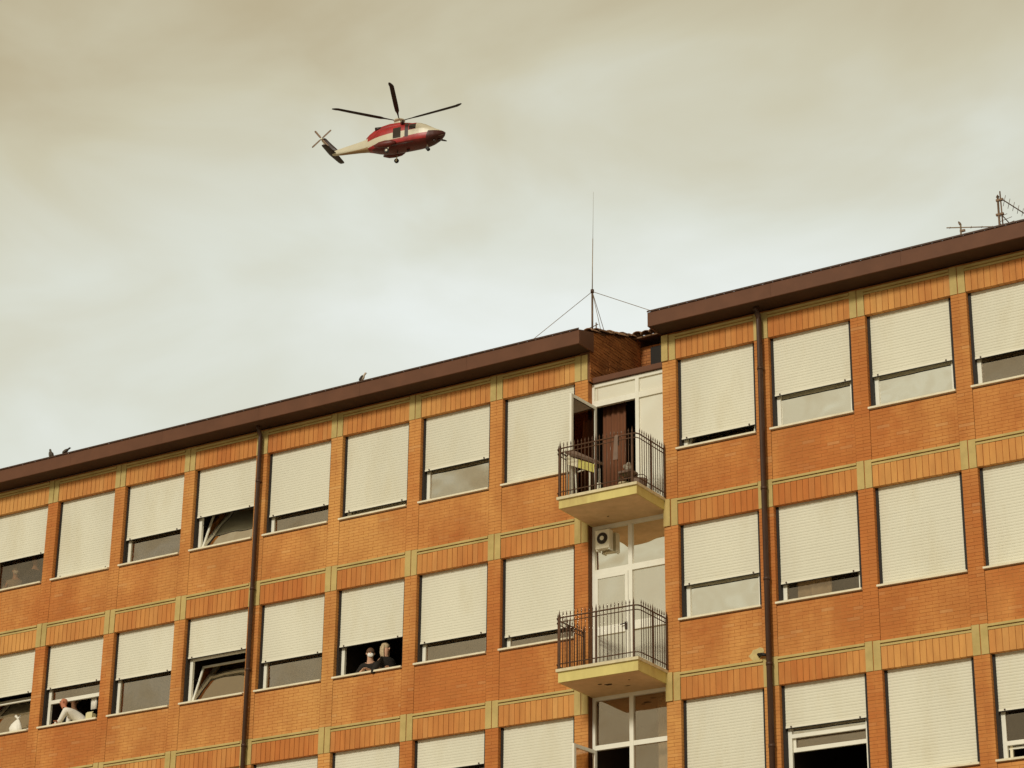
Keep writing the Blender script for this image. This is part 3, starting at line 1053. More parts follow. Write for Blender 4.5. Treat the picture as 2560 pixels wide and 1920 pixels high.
# folding lounger on the upper balcony
t = thing('folding_lounger', (2.30, -0.72, 17.17), 'folded lounger with white legs and yellow and cream stripes on the upper balcony', 'deck chair')
tp = MB()
tp.quadbox([(-0.30, -0.10, 0.97), (0.34, -0.06, 0.67), (0.36, 0.16, 0.70), (-0.26, 0.10, 1.06)], 0.05)
obj('headrest', tp, m_gcan, t)
for k in range(7):
    a, b = -0.28 + k * 0.088, -0.28 + (k + 1) * 0.088
    za, zb_ = 0.93 - (a + 0.28) * 0.47, 0.93 - (b + 0.28) * 0.47
    q = MB()
    q.quadbox([(a + 0.002, -0.12, za - 0.17), (b - 0.002, -0.12, zb_ - 0.17), (b - 0.002, -0.10, zb_), (a + 0.002, -0.10, za)], -0.02)
    obj('canvas_stripe', q, m_cream if k < 3 else m_yel, t)
for pts in ([(-0.27, -0.10, 0.0), (-0.27, -0.10, 0.9)], [(0.21, -0.06, 0.0), (0.21, -0.06, 0.56), (0.17, -0.06, 0.60), (-0.05, -0.08, 0.56)],
            [(-0.20, 0.14, 0.0), (-0.22, 0.10, 0.95)], [(0.33, 0.10, 0.0), (0.33, 0.10, 0.62)], [(0.42, -0.12, 0.0), (0.42, -0.12, 0.24)], [(0.47, -0.12, 0.0), (0.47, -0.12, 0.24)]):
    obj('leg', MB().tube(pts, 0.016, 8), m_tube, t)

# basket and small things at the right end of the upper balcony
t = thing('woven_basket', (3.52, -0.62, 17.17), 'grey brown basket in the right front corner of the upper balcony', 'basket')
bk = MB()
rings = []
for rr_, zz in ((0.10, 0.0), (0.13, 0.12), (0.15, 0.22), (0.135, 0.22), (0.115, 0.06)):
    rings.append([(rr_ * math.cos(2 * PI * i / 16), rr_ * math.sin(2 * PI * i / 16), zz) for i in range(16)])
bk.loft(rings, 0, True, True)
obj('basket_body', bk, m_gcan, t)
hn = MB().tube([(0.14 * math.cos(PI * i / 10), 0, 0.21 + 0.12 * math.sin(PI * i / 10)) for i in range(11)], 0.008, 6)
obj('handle', hn, m_iron, t)
t = thing('flower_pot', (3.25, -0.80, 17.17), 'pale flower pot with sprigs beside the basket on the upper balcony', 'plant pot')
bk = MB()
rings = []
for rr_, zz in ((0.06, 0.0), (0.085, 0.13), (0.09, 0.13), (0.09, 0.15), (0.075, 0.15), (0.07, 0.12)):
    rings.append([(rr_ * math.cos(2 * PI * i / 14), rr_ * math.sin(2 * PI * i / 14), zz) for i in range(14)])
bk.loft(rings, 0, True, True)
obj('pot', bk, m_marble, t)
lf_ = MB()
for k in range(40):
    a = random.uniform(0, 2 * PI)
    h = random.uniform(0.10, 0.34)
    r1 = random.uniform(0.0, 0.10)
    p0 = Vector((r1 * math.cos(a), r1 * math.sin(a), h))
    d = Vector((random.uniform(-1, 1), random.uniform(-1, 1), random.uniform(-0.2, 1))).normalized() * 0.05
    e_ = d.cross(Vector((0.3, 0.2, 1))).normalized() * 0.014
    b = len(lf_.v)
    lf_.v += [tuple(p0), tuple(p0 + d * 0.5 + e_), tuple(p0 + d), tuple(p0 + d * 0.5 - e_)]
    lf_.face([b, b + 1, b + 2, b + 3])
obj('leaves', lf_, m_leaf, t, kind='stuff')
# a cloth over the front rail and a cloth bundle on a stool
tw = MB()
rg0 = []
for y_, z_ in ((-1.125, 17.68), (-1.122, 17.85), (-1.118, 18.00), (-1.112, 18.14), (-1.09, 18.185), (-1.066, 18.14), (-1.06, 17.98), (-1.066, 17.98), (-1.074, 18.13), (-1.09, 18.172), (-1.104, 18.13), (-1.110, 18.00), (-1.114, 17.85), (-1.117, 17.68)):
    rg0.append((y_, z_))
tw.loft([[(3.25 + 0.10 * (18.18 - z_) * -0.6, y_, z_) for y_, z_ in rg0], [(3.29 + 0.10 * (18.18 - z_) * -0.3, y_ - 0.006, z_) for y_, z_ in rg0], [(3.325, y_, z_) for y_, z_ in rg0]], 0, True, False)
obj('hanging_cloth', tw, m_gcan, label='narrow dull cloth draped over the front rail of the upper balcony', cat='cloth')
cb = MB()
cb.ball((0, 0, 0.07), (0.08, 0.06, 0.075), 12, 8)
cb.ball((0.03, -0.03, 0.13), (0.045, 0.04, 0.045), 10, 6)
cb.ball((-0.05, -0.02, 0.10), (0.045, 0.04, 0.05), 10, 6)
# bundle sits on a stool
t = thing('stool', (3.10, -0.35, 17.17), 'dark stool standing in front of the open upper balcony door', 'stool')
obj('seat', MB().box(-0.15, 0.15, -0.13, 0.13, 0.50, 0.54), m_gcan, t)
for sx in (-0.13, 0.13):
    for sy in (-0.11, 0.11):
        obj('leg', MB().box(sx - 0.015, sx + 0.015, sy - 0.015, sy + 0.015, 0, 0.50), m_iron, t)
obj('cloth_bundle', cb, m_grey, loc=(3.12, -0.38, 17.711), label='crumpled grey beige cloth bundle on the stool by the upper balcony door', cat='cloth')


# ------------------------------------------------------------------ people
def skin_mesh(name, verts, edges, radii, mats, sub=1):
    me = bpy.data.meshes.new(name + '_skeleton')
    me.from_pydata([tuple(v) for v in verts], edges, [])
    o = bpy.data.objects.new(name + '_skeleton', me)
    COL.objects.link(o)
    md = o.modifiers.new('Skin', 'SKIN')
    md.use_smooth_shade = True
    for i, sv in enumerate(me.skin_vertices[0].data):
        r = radii[i]
        sv.radius = r if isinstance(r, tuple) else (r, r)
        sv.use_root = (i == 0)
    sb = o.modifiers.new('Sub', 'SUBSURF')
    sb.levels = sub
    sb.render_levels = sub
    dg = bpy.context.evaluated_depsgraph_get()
    dg.update()
    nm = bpy.data.meshes.new_from_object(o.evaluated_get(dg))
    nm.name = name
    nm.materials.clear()
    nm.materials.append(mats)
    bpy.data.objects.remove(o)
    bpy.data.meshes.remove(me)
    for p in nm.polygons:
        p.use_smooth = True
        p.material_index = 0
    return nm


def person(head, face, pelvis, hands, floor, label, skin, cloth, hair=None, hair_style='short', mask=False, group='people at the windows'):
    """head = centre of head, face = heading the face points to (angle in xy), pelvis, hands = (left, right) points"""
    H = Vector(head)
    Pv = Vector(pelvis)
    base = Vector((Pv.x, Pv.y, floor))
    root = thing('person', base, label, 'person', group)
    fdir = Vector((math.cos(face), math.sin(face), 0))
    side = Vector((-fdir.y, fdir.x, 0))       # to the person's left
    neck = H + Vector((0, 0, -0.15)) - fdir * 0.02
    chest = neck * 0.62 + Pv * 0.38 + fdir * 0.0
    upper = neck * 0.86 + Pv * 0.14
    V, E, R = [], [], []

    def add(p, r, par=None):
        V.append(Vector(p) - base)
        R.append(r)
        if par is not None:
            E.append((par, len(V) - 1))
        return len(V) - 1
    pv = add(Pv, (0.115, 0.085))
    be = add(Pv * 0.72 + neck * 0.28, (0.105, 0.078), pv)
    ch = add(chest, (0.122, 0.085), be)
    up_ = add(upper, (0.090, 0.062), ch)
    nk = add(neck, 0.055, up_)
    hd0 = add(H + Vector((0, 0, -0.075)) + fdir * 0.015, (0.062, 0.075), nk)
    hd1 = add(H + Vector((0, 0, 0.02)), (0.074, 0.088), hd0)
    add(H + Vector((0, 0, 0.085)) - fdir * 0.01, (0.052, 0.062), hd1)
    cloth_ids = [pv, be, ch, up_]
    arms = []
    for sgn, hp in zip((1, -1), hands):
        sh = upper + side * sgn * 0.175 + Vector((0, 0, -0.035))
        a = add(sh, 0.042, up_)
        hp = Vector(hp)
        mid = (sh + hp) / 2
        d = (hp - sh).length
        out = (side * sgn * 0.6 - Vector((0, 0, 0.8)) - fdir * 0.2).normalized()
        reach = 0.56
        bend = math.sqrt(max(0.0, (reach / 2) ** 2 - (d / 2) ** 2))
        elb = mid + out * bend
        el_ = add(elb, 0.036, a)
        wr = add(elb + (hp - elb) * 0.92, 0.029, el_)
        arms.append((sh, elb, hp, wr))
        hdv = (hp - elb).normalized()
        pm = add(hp + hdv * 0.05, (0.036, 0.018), wr)
        wdir = hdv.cross(Vector((0, 0, 1)))
        wdir = wdir.normalized() if wdir.length > 0.05 else Vector((1, 0, 0))
        for k, ln in zip((-1.5, -0.5, 0.5, 1.5), (0.058, 0.07, 0.066, 0.05)):
            q = hp + hdv * 0.075 + wdir * k * 0.017
            f0 = add(q, 0.009, pm)
            f1 = add(q + hdv * ln * 0.55 - Vector((0, 0, 0.006)), 0.0085, f0)
            add(q + hdv * ln - Vector((0, 0, 0.018)), 0.007, f1)
        q = hp + hdv * 0.02 + wdir * 0.036 * sgn
        f0 = add(q, 0.011, pm)
        add(q + hdv * 0.04 + wdir * 0.018 * sgn, 0.008, f0)
    for sgn in (1, -1):
        hip = add(Pv + side * sgn * 0.09 - Vector((0, 0, 0.08)), 0.088, pv)
        kn = add(Vector((Pv.x, Pv.y, 0)) + side * sgn * 0.10 + Vector((0, 0, floor + (Pv.z - floor) * 0.52)), 0.062, hip)
        an = add(Vector((Pv.x, Pv.y, floor + 0.07)) + side * sgn * 0.10, 0.043, kn)
        add(Vector((Pv.x, Pv.y, floor + 0.035)) + side * sgn * 0.10 + fdir * 0.16, (0.042, 0.03), an)
    link('body', skin_mesh('body', V, E, R, skin), root)
    # garment: torso and sleeves
    V, E, R = [], [], []
    pv = add(Pv - Vector((0, 0, 0.12)), (0.19, 0.15))
    be = add(Pv * 0.72 + neck * 0.28, (0.165, 0.128), pv)
    ch = add(chest, (0.188, 0.135), be)
    up_ = add(upper + Vector((0, 0, 0.005)), (0.142, 0.10), ch)
    add(neck - Vector((0, 0, 0.03)), 0.066, up_)
    for (sh, elb, hp, wr), sgn in zip(arms, (1, -1)):
        a = add(sh, 0.070, up_)
        e0 = add(elb, 0.056, a)
        add(elb + (hp - elb) * 0.88, 0.044, e0)
    link('coat' if cloth is m_coat else 'top', skin_mesh('garment', V, E, R, cloth), root)
    # face
    fm = MB()
    for sgn in (1, -1):
        p = H + fdir * 0.083 + side * sgn * 0.032 + Vector((0, 0, 0.012)) - base
        fm.ball(p, 0.011, 8, 6)
    obj('eyes', fm, m_eye, root)
    ns = MB()
    p = H + fdir * 0.088 - base
    ns.ball(p + Vector((0, 0, -0.018)), (0.016, 0.016, 0.026), 8, 6)
    for sgn in (1, -1):
        ns.ball(H + side * sgn * 0.078 - base + Vector((0, 0, -0.005)), (0.014, 0.014, 0.030), 8, 6)
    obj('nose_and_ears', ns, skin, root)
    mo = MB()
    rot = Matrix.Rotation(face, 3, 'Z')
    mo.ball(H + fdir * 0.083 + Vector((0, 0, -0.062)) - base, (0.006, 0.024, 0.006), 8, 6, rot=rot)
    obj('mouth', mo, m_skin2, root)
    if hair:
        hm = MB()
        hm.ball(H - fdir * 0.016 + Vector((0, 0, 0.036)) - base, (0.094, 0.088, 0.092), 16, 10, rot=rot)
        if hair_style == 'long':
            for sgn in (1, -1):
                hm.tube([H + side * sgn * 0.070 + Vector((0, 0, 0.05)) - base, H + side * sgn * 0.088 - fdir * 0.01 + Vector((0, 0, -0.06)) - base, H + side * sgn * 0.080 + Vector((0, 0, -0.17)) - base, H + side * sgn * 0.07 + fdir * 0.02 + Vector((0, 0, -0.25)) - base], [0.035, 0.035, 0.028, 0.008], 8)
            hm.tube([H - fdir * 0.075 + Vector((0, 0, 0.04)) - base, H - fdir * 0.09 + Vector((0, 0, -0.08)) - base, H - fdir * 0.08 + Vector((0, 0, -0.22)) - base], [0.06, 0.055, 0.02], 10)
        obj('hair', hm, hair, root)
    if mask:
        mm = MB()
        mm.ball(H + fdir * 0.070 + Vector((0, 0, -0.048)) - base, (0.034, 0.064, 0.050), 12, 8, rot=rot)
        for sgn in (1, -1):
            mm.tube([H + fdir * 0.06 + side * sgn * 0.05 + Vector((0, 0, -0.03)) - base, H + side * sgn * 0.084 + Vector((0, 0, 0.0)) - base], 0.004, 5)
        obj('face_mask', mm, m_mask, root)
    return root


FA, FB = 17.11, 13.73
cam_h = math.atan2(-37, 36)
person((-13.53, 0.42, 18.71), cam_h, (-13.53, 0.52, 17.95), ((-13.36, 0.34, 18.10), (-13.72, 0.34, 18.10)), FA,
       'person in a grey top and white face mask behind the glass at the far left', m_skin, m_grey, m_hairg, mask=True)
person((-12.93, 0.42, 18.85), cam_h + 0.2, (-12.93, 0.55, 18.05), ((-12.78, 0.4, 18.15), (-13.1, 0.4, 18.15)), FA,
       'dimly seen person standing right of the one in a grey top, behind glass', m_skin, m_dark, m_hairb)
person((-11.36, 0.07, 15.25), PI + 0.45, (-10.98, 0.50, 14.80), ((-11.62, 0.10, 14.80), (-11.42, 0.00, 14.79)), FB,
       'bald person in a white coat leaning on the sill under a raised sash', m_skin2, m_coat)
person((-11.58, 0.62, 15.42), cam_h, (-11.55, 0.75, 14.60), ((-11.4, 0.5, 14.7), (-11.75, 0.5, 14.7)), FB,
       'person in dark clothes standing behind the bald one in a white coat', m_skin, m_dark, m_hairb)
person((-3.25, 0.23, 15.20), cam_h - 0.15, (-3.25, 0.55, 14.55), ((-3.12, 0.05, 14.79), (-3.32, 0.03, 14.79)), FB,
       'person in dark clothes with a white face mask leaning at the open window', m_skin, m_dark, m_hairb, mask=True)
person((-2.88, 0.24, 15.26), cam_h + 0.75, (-2.86, 0.52, 14.62), ((-2.72, 0.12, 14.80), (-2.98, 0.10, 14.80)), FB,
       'fair haired person in dark clothes beside the masked one at the open window', m_skin, m_dark, m_hair, 'long')

# strap of the white coat, bag, towel and box on sills
sk = MB()
sk.quadbox([(-11.29, -0.06, 14.93), (-11.26, -0.06, 14.93), (-11.24, -0.045, 15.10), (-11.27, -0.045, 15.10)], -0.01)
obj('neck_strap', sk, m_dark, label='dark strap hanging down the white coat of the bald person', cat='strap')
t = thing('plastic_bag', (-12.79, 0.24, 14.752), 'white knotted plastic bag standing on the sill of the leftmost middle-row window', 'bag')
bg = MB()
rings = []
for rr_, zz, sx_, fo in ((0.11, 0.0, 0.0, 0.10), (0.155, 0.05, -0.01, 0.14), (0.150, 0.12, -0.02, 0.20), (0.115, 0.20, -0.01, 0.26), (0.065, 0.27, 0.015, 0.30), (0.022, 0.31, 0.03, 0.2)):
    rings.append([(sx_ + rr_ * (1 + fo * math.sin(5 * 2 * PI * i / 20 + zz * 9)) * math.cos(2 * PI * i / 20), -0.11 + 0.6 * rr_ * (1 + fo * math.cos(3 * 2 * PI * i / 20)) * math.sin(2 * PI * i / 20), zz) for i in range(20)])
bg.loft(rings, 0, True, True)
obj('bag_body', bg, m_bag, t)
kn = MB()
kn.tube([(-0.035, -0.12, 0.39), (0.0, -0.115, 0.36), (0.03, -0.11, 0.315), (0.055, -0.10, 0.35), (0.075, -0.095, 0.40)], [0.034, 0.026, 0.024, 0.028, 0.020], 8)
obj('knot', kn, m_bag, t)
tw = MB()
ra_, rb_ = [], []
for i in range(9):
    xx = -10.78 + 0.16 * i / 8
    yy = 0.30 + 0.02 * math.sin(i * 1.7)
    ra_.append((xx, yy, 15.06))
    rb_.append((xx - 0.01, yy, 15.38))
tw.loft([ra_ + [(a, b + 0.01, c) for a, b, c in reversed(ra_)], rb_ + [(a, b + 0.01, c) for a, b, c in reversed(rb_)]], 0, True, True)
obj('towel', tw, m_coat, label='pale towel hanging at the right jamb of the window with the bald person', cat='towel')
bx = MB()
bx.box(-0.09, 0.09, -0.07, 0.07, 0, 0.15)
t = thing('box', (-10.60, 0.13, 14.7525), 'pale yellow box on the sill beside the hanging towel', 'box')
obj('carton', bx, m_card, t)
obj('flap', MB().quadbox([(-0.09, -0.07, 0.151), (0.09, -0.07, 0.151), (0.09, -0.03, 0.19), (-0.09, -0.03, 0.19)], -0.006), m_card, t)
# lamp at the corner of the window right of it
t = thing('desk_lamp', (-8.52, 0.42, 14.75), 'small pale lamp behind glass in the window just right of the bald person', 'lamp')
obj('base', MB().tube([(0, 0, 0), (0, 0, 0.04)], 0.07, 14), m_white, t)
obj('stem', MB().tube([(0, 0, 0.04), (0.02, 0, 0.22), (0.05, 0, 0.34)], 0.012, 8), m_white, t)
obj('lamp_shade', MB().tube([(0.05, 0, 0.30), (0.05, 0, 0.40)], [0.07, 0.035], 14), m_white, t)


# ------------------------------------------------------------------ pigeons
def pigeon(loc, rz, label, main, second, lean=0.9, scale=1.0):
    t = thing('pigeon', loc, label, 'bird', 'pigeons on the eave', (0, 0, rz))
    b = MB()
    sc = scale

    def ringat(c, r, d, n=10, fl=1.0):
        d = d.normalized()
        u = Vector((0, 1, 0))
        w = d.cross(u)
        return [c + (u * math.cos(2 * PI * i / n) * r + w * math.sin(2 * PI * i / n) * r * fl) for i in range(n)]
    d = Vector((math.cos(lean), 0, math.sin(lean)))
    o = Vector((0, 0, 0.075)) * sc
    prof = ((-0.13, 0.008), (-0.09, 0.022), (-0.05, 0.045), (0.0, 0.055), (0.04, 0.046), (0.07, 0.03), (0.09, 0.024), (0.105, 0.028), (0.125, 0.026), (0.14, 0.012))
    rings = []
    for k, (u, r) in enumerate(prof):
        bendv = Vector((0.0, 0, 0)) if u < 0.07 else Vector((0.25 * (u - 0.07), 0, 0.2 * (u - 0.07)))
        rings.append(ringat(o + (d * u + bendv) * sc, r * sc, d))
    b.loft(rings, 0, True, True)
    obj('body', b, main, t)
    hp = o + (d * 0.125 + Vector((0.014, 0, 0.011))) * sc
    bk = MB()
    bk.tube([hp + Vector((0.015, 0, 0.002)) * sc, hp + Vector((0.045, 0, -0.006)) * sc], [0.008 * sc, 0.001], 6)
    obj('beak', bk, m_pigd, t)
    w = MB()
    for sgn in (1, -1):
        w.ball(o + (d * -0.02 + Vector((-0.008, sgn * 0.048, 0.0))) * sc, (0.085 * sc, 0.012 * sc, 0.034 * sc), 10, 6, rot=Matrix.Rotation(-lean, 3, 'Y'))
    obj('wings', w, second, t)
    lg = MB()
    for sgn in (1, -1):
        lg.tube([o + Vector((0.0, sgn * 0.02, -0.03)) * sc, Vector((0.005, sgn * 0.022, 0.0)) * sc], 0.004, 5)
        for a in (-0.5, 0, 0.5):
            lg.tube([Vector((0.005, sgn * 0.022, 0.003)), Vector((0.035, sgn * 0.022 + a * 0.03, 0.002))], 0.003, 4)
    obj('legs', lg, m_pigd, t)


zp = ZE1 + 0.046
pigeon((-3.20, -0.47, zp), 0.25, 'pale and black pigeon alone on the eave edge above the middle windows', m_pigw, m_pigd, 1.0, 0.85)
pigeon((-11.90, -0.47, zp - 0.01), 2.9, 'brown pigeon stretching up, left one of the pair on the left eave', m_pig, m_pig, 1.25, 0.95)
pigeon((-11.45, -0.47, zp - 0.01), 0.5, 'dark pigeon hunched low, right one of the pair on the left eave', m_pigd, m_pig, 0.7, 0.8)

# ------------------------------------------------------------------ aerials
mx, my = 1.75, 0.6
mz = zroof(my) - 0.03
t = thing('radio_mast', (mx, my, mz), 'tall thin radio mast with guy wires at the end of the left roof', 'antenna')
jz = 22.209 - mz
obj('mast', MB().tube([(0, 0, 0), (0, 0, jz)], 0.021, 8), m_metal, t)
obj('aerial', MB().tube([(0, 0, jz), (0.005, 0, jz + 0.6), (0.015, 0, 23.394 - mz)], [0.011, 0.009, 0.008], 8), m_alu, t)
obj('whip', MB().tube([(0.015, 0, 23.394 - mz), (0.03, 0, 24.465 - mz)], [0.004, 0.002], 6), m_wire, t)
obj('collar', MB().tube([(0, 0, jz - 0.04), (0, 0, jz + 0.03)], 0.036, 10), m_pipe, t)
obj('stub_post', MB().tube([(0.12, -0.05, -0.05), (0.12, -0.05, 0.28)], 0.013, 8), m_metal, t)
obj('cross_arm', MB().tube([(-0.06, -0.02, 0.21), (0.17, -0.06, 0.23)], 0.009, 6), m_metal, t)
for end in ((0.80, -0.30, zroof(-0.3)), (3.74, -0.40, 20.60 + 0.30), (1.99, 0.55, zroof(0.55) + 0.02), (1.2, 2.2, zroof(2.2))):
    obj('guy_wire', MB().tube([(0, 0, jz - 0.01), (end[0] - mx, end[1] - my, end[2] - mz)], 0.0065, 5), m_wire, t)


def yagi(root, p0, p1, lens, axis, m):
    p0, p1 = Vector(p0), Vector(p1)
    obj('boom', MB().tube([p0, p1], 0.011, 6), m, root)
    n = len(lens)
    for k, ln in enumerate(lens):
        c = p0 + (p1 - p0) * (0.06 + 0.9 * k / max(1, n - 1))
        a = Vector(axis).normalized() * ln / 2
        obj('element', MB().tube([c - a, c + a], 0.0055, 5), m, root)


ty = 1.5
tz = zroof(ty) - 0.03
t = thing('television_aerial', (9.37, ty, tz), 'short roof pole with a long level aerial boom near the right edge', 'antenna', 'television aerials on the right roof')
obj('pole', MB().tube([(0, 0, 0), (0.02, 0, 22.15 - tz)], 0.018, 8), m_alu, t)
obj('pole_cap', MB().tube([(0.02, 0, 22.13 - tz), (0.0, 0, 22.17 - tz), (-0.02, 0, 22.21 - tz)], [0.02, 0.024, 0.012], 8), m_metal, t)
obj('clamp', MB().box(0.0, 0.10, -0.02, 0.02, 21.98 - tz, 22.02 - tz), m_metal, t)
bo = Vector((0.75, 0.40, 0)).normalized()
yagi(t, bo * -0.28 + Vector((0.03, 0, 22.075 - tz)), bo * 0.83 + Vector((0.03, 0, 22.075 - tz)), [0.09, 0.16, 0.12, 0.10, 0.10, 0.08], (-0.4, 0.75, 0.1), m_alu)
t = thing('television_aerial', (10.16, ty, tz), 'tall double roof pole with aerials pointing away, by the right picture edge', 'antenna', 'television aerials on the right roof')
obj('pole', MB().tube([(0, 0, 0), (0.005, 0, 22.54 - tz)], 0.022, 8), m_metal, t)
obj('pole', MB().tube([(0.07, 0, 0.42), (0.055, 0, 22.63 - tz)], 0.014, 8), m_metal, t)
obj('clamp', MB().box(-0.05, 0.10, -0.025, 0.025, 22.13 - tz, 22.17 - tz), m_metal, t)
obj('clamp', MB().box(-0.03, 0.11, -0.025, 0.025, 22.43 - tz, 22.47 - tz), m_metal, t)
obj('pole_cap', MB().tube([(0.005, 0, 22.52 - tz), (0.005, 0, 22.57 - tz)], [0.035, 0.006], 8), m_metal, t)
yagi(t, (0.09, 0, 22.45 - tz), (0.09 + 0.22, 1.25, 22.45 - tz), [0.22, 0.20, 0.18, 0.17, 0.16, 0.15, 0.14, 0.13], (0.3, -0.05, 0.95), m_metal)
yagi(t, (0.06, 0, 22.13 - tz), (0.06, 0.55, 22.11 - tz), [0.20, 0.26, 0.22, 0.16], (1, -0.1, 0.12), m_metal)
obj('brace', MB().tube([(0, 0, 21.98 - tz), (0.26, 0.1, 21.60 - tz)], 0.008, 6), m_metal, t)

# ------------------------------------------------------------------ helicopter
HUB = Vector((-102.18, 136.99, 119.72))
HYAW = math.radians(10.305)
hel = thing('helicopter', HUB, 'red and cream rescue helicopter with five main rotor blades in the cloudy sky', 'helicopter', rot=(0, 0, HYAW))
ST = [(5.12, -2.27, -2.38, 0.10), (4.95, -2.17, -2.58, 0.34), (4.6, -2.02, -2.80, 0.60), (4.2, -1.84, -3.00, 0.79), (3.7, -1.52, -3.20, 0.95), (3.2, -1.22, -3.31, 1.05),
      (2.7, -1.00, -3.37, 1.11), (2.2, -0.88, -3.40, 1.14), (1.2, -0.80, -3.42, 1.15), (0.2, -0.78, -3.42, 1.15), (-0.8, -0.80, -3.41, 1.14), (-1.6, -0.90, -3.32, 1.08),
      (-2.3, -1.12, -3.16, 0.95), (-2.9, -1.38, -2.98, 0.74), (-3.5, -1.58, -2.84, 0.52), (-4.3, -1.70, -2.77, 0.41), (-5.4, -1.84, -2.70, 0.34), (-6.4, -1.98, -2.64, 0.28), (-7.25, -2.10, -2.57, 0.20), (-7.45, -2.2, -2.5, 0.10)]


def interp(x):
    for a, b in zip(ST[:-1], ST[1:]):
        if b[0] <= x <= a[0]:
            t = (x - b[0]) / (a[0] - b[0])
            return [b[i] + (a[i] - b[i]) * t for i in range(1, 4)]
    return ST[-1][1:]


def ringh(x, grow=0.0, n=64):
    zt, zb, hw = interp(x)
    zc, hz = (zt + zb) / 2, (zt - zb) / 2 + grow
    hw += grow
    ex = 0.62
    out = []
    for i in range(n):
        a = 2 * PI * i / n
        c, s = math.cos(a), math.sin(a)
        out.append((x, hw * math.copysign(abs(c) ** ex, c), zc + hz * math.copysign(abs(s) ** ex, s)))
    return out


xs = [5.12 - (12.57) * i / 150 for i in range(151)]
groups = {}
import bmesh
bmf = bmesh.new()
rings = [ringh(x) for x in xs]
n = 64
vr = [[bmf.verts.new(p) for p in r] for r in rings]
for i in range(len(vr) - 1):
    for j in range(n):
        k = (j + 1) % n
        bmf.faces.new((vr[i][j], vr[i][k], vr[i + 1][k], vr[i + 1][j]))
bmf.faces.new(vr[0])
bmf.faces.new(list(reversed(vr[-1])))
# panel lines: every plane is (point, normal)
CUTS = [((1.0, 0, -2.52), (-0.05, 0, 1)), ((0, 0, -2.60), (-0.05, 0, 1)), ((0, 0, -2.60), (0, 0, 1)), ((0, 0, -1.84), (-0.08, 0, 1)), ((0, 0, -1.84), (0, 0, 1)), ((0, 0, -1.93), (-0.02, 0, 1)),
        ((0, 0, -2.36), (-0.03, 0, 1)), ((3.62, 0, -2.3), (1, 0, -0.35)), ((-3.2, 0, 0), (1, 0, 0)), ((0, 0, -2.62), (0, 0, 1)), ((0, 0, -3.0), (0, 0, 1))]
CUTS += [((x, 0, 0), (1, 0, 0)) for x in (2.35, 3.95, -0.15, 0.72, 1.15, 1.55, 1.62, 2.55, 1.35, 2.4, 0.0, 1.0)]
CUTS += [((0, 0, z), (0, 0, 1)) for z in (-2.55, -1.35, -2.6, -1.05, -1.85, -1.2, -1.90)]
for co, no in CUTS:
    bmesh.ops.bisect_plane(bmf, geom=bmf.verts[:] + bmf.edges[:] + bmf.faces[:], plane_co=co, plane_no=no, dist=0.00005)
for f in bmf.faces:
    c = f.calc_center_median()
    cx, cy, cz = c
    zt, zb, hw = interp(cx)
    lo = -2.52 + 0.05 * (cx - 1.0) if cx > 1.0 else -2.60 + 0.05 * min(0, cx)
    hi = -1.84 + 0.08 * min(0, cx) if cx < 1.35 else -1.93 + 0.02 * cx
    side_y = abs(cy) > 0.45 * hw
    if 2.35 < cx < 3.95 and -1.90 < cz:
        gname = 'windscreen'
    elif -0.15 < cx < 0.72 and -2.55 < cz < -1.35 and side_y:
        gname = 'cabin_window'
    elif 1.15 < cx < 1.55 and -2.6 < cz < -1.05 and side_y:
        gname = 'door_pillar'
    elif 1.62 < cx < 2.35 and -1.85 < cz < -1.2 and side_y:
        gname = 'cockpit_window'
    elif (cx - 3.62) - 0.35 * (cz + 2.3) > 0 and cz < -2.36 + 0.03 * cx:
        gname = 'nose_cone'
    elif cx < -3.2:
        gname = 'tail_boom' if cz > -2.62 else 'boom_underside'
    elif cz < lo:
        gname = 'belly' if cz < -3.0 else 'lower_panel'
    elif cz > hi and cx < 2.4:
        gname = 'upper_panel'
    else:
        gname = 'side_stripe'
    sd = (cy > 0) if gname in ('cabin_window', 'door_pillar', 'cockpit_window') else False
    mb = groups.setdefault((gname, sd), MB())
    b = len(mb.v)
    vs = [tuple(v.co) for v in f.verts]
    mb.v += vs
    mb.face(list(range(b, b + len(vs))), 0, True)
bmf.free()
m_hnose = mat('helicopter_nose', (0.065, 0.016, 0.012), 0.45, noise=0.3, nscale=2)
m_bshade = mat('boom_shade', (0.40, 0.26, 0.14), 0.5)  # shade under the cream boom, put into the colour
m_hscreen = mat('sky_pale_windscreen', (0.55, 0.50, 0.38), 0.12, spec=0.9)  # sky reflection painted into the pale base colour
HM = {'windscreen': m_hscreen, 'cabin_window': m_hglass, 'cockpit_window': m_hglass, 'door_pillar': m_hdark, 'nose_cone': m_hnose, 'tail_boom': m_hwhite,
      'boom_underside': m_bshade, 'belly': m_dred, 'lower_panel': m_red, 'upper_panel': m_red, 'side_stripe': m_hwhite}


def weld(me):
    import bmesh
    bm = bmesh.new()
    bm.from_mesh(me)
    bmesh.ops.remove_doubles(bm, verts=bm.verts, dist=0.0005)
    bm.normal_update()
    bm.to_mesh(me)
    bm.free()


for (gname, sd), mb in groups.items():
    me = mb.mesh(gname, HM[gname])
    weld(me)
    link(gname, me, hel)
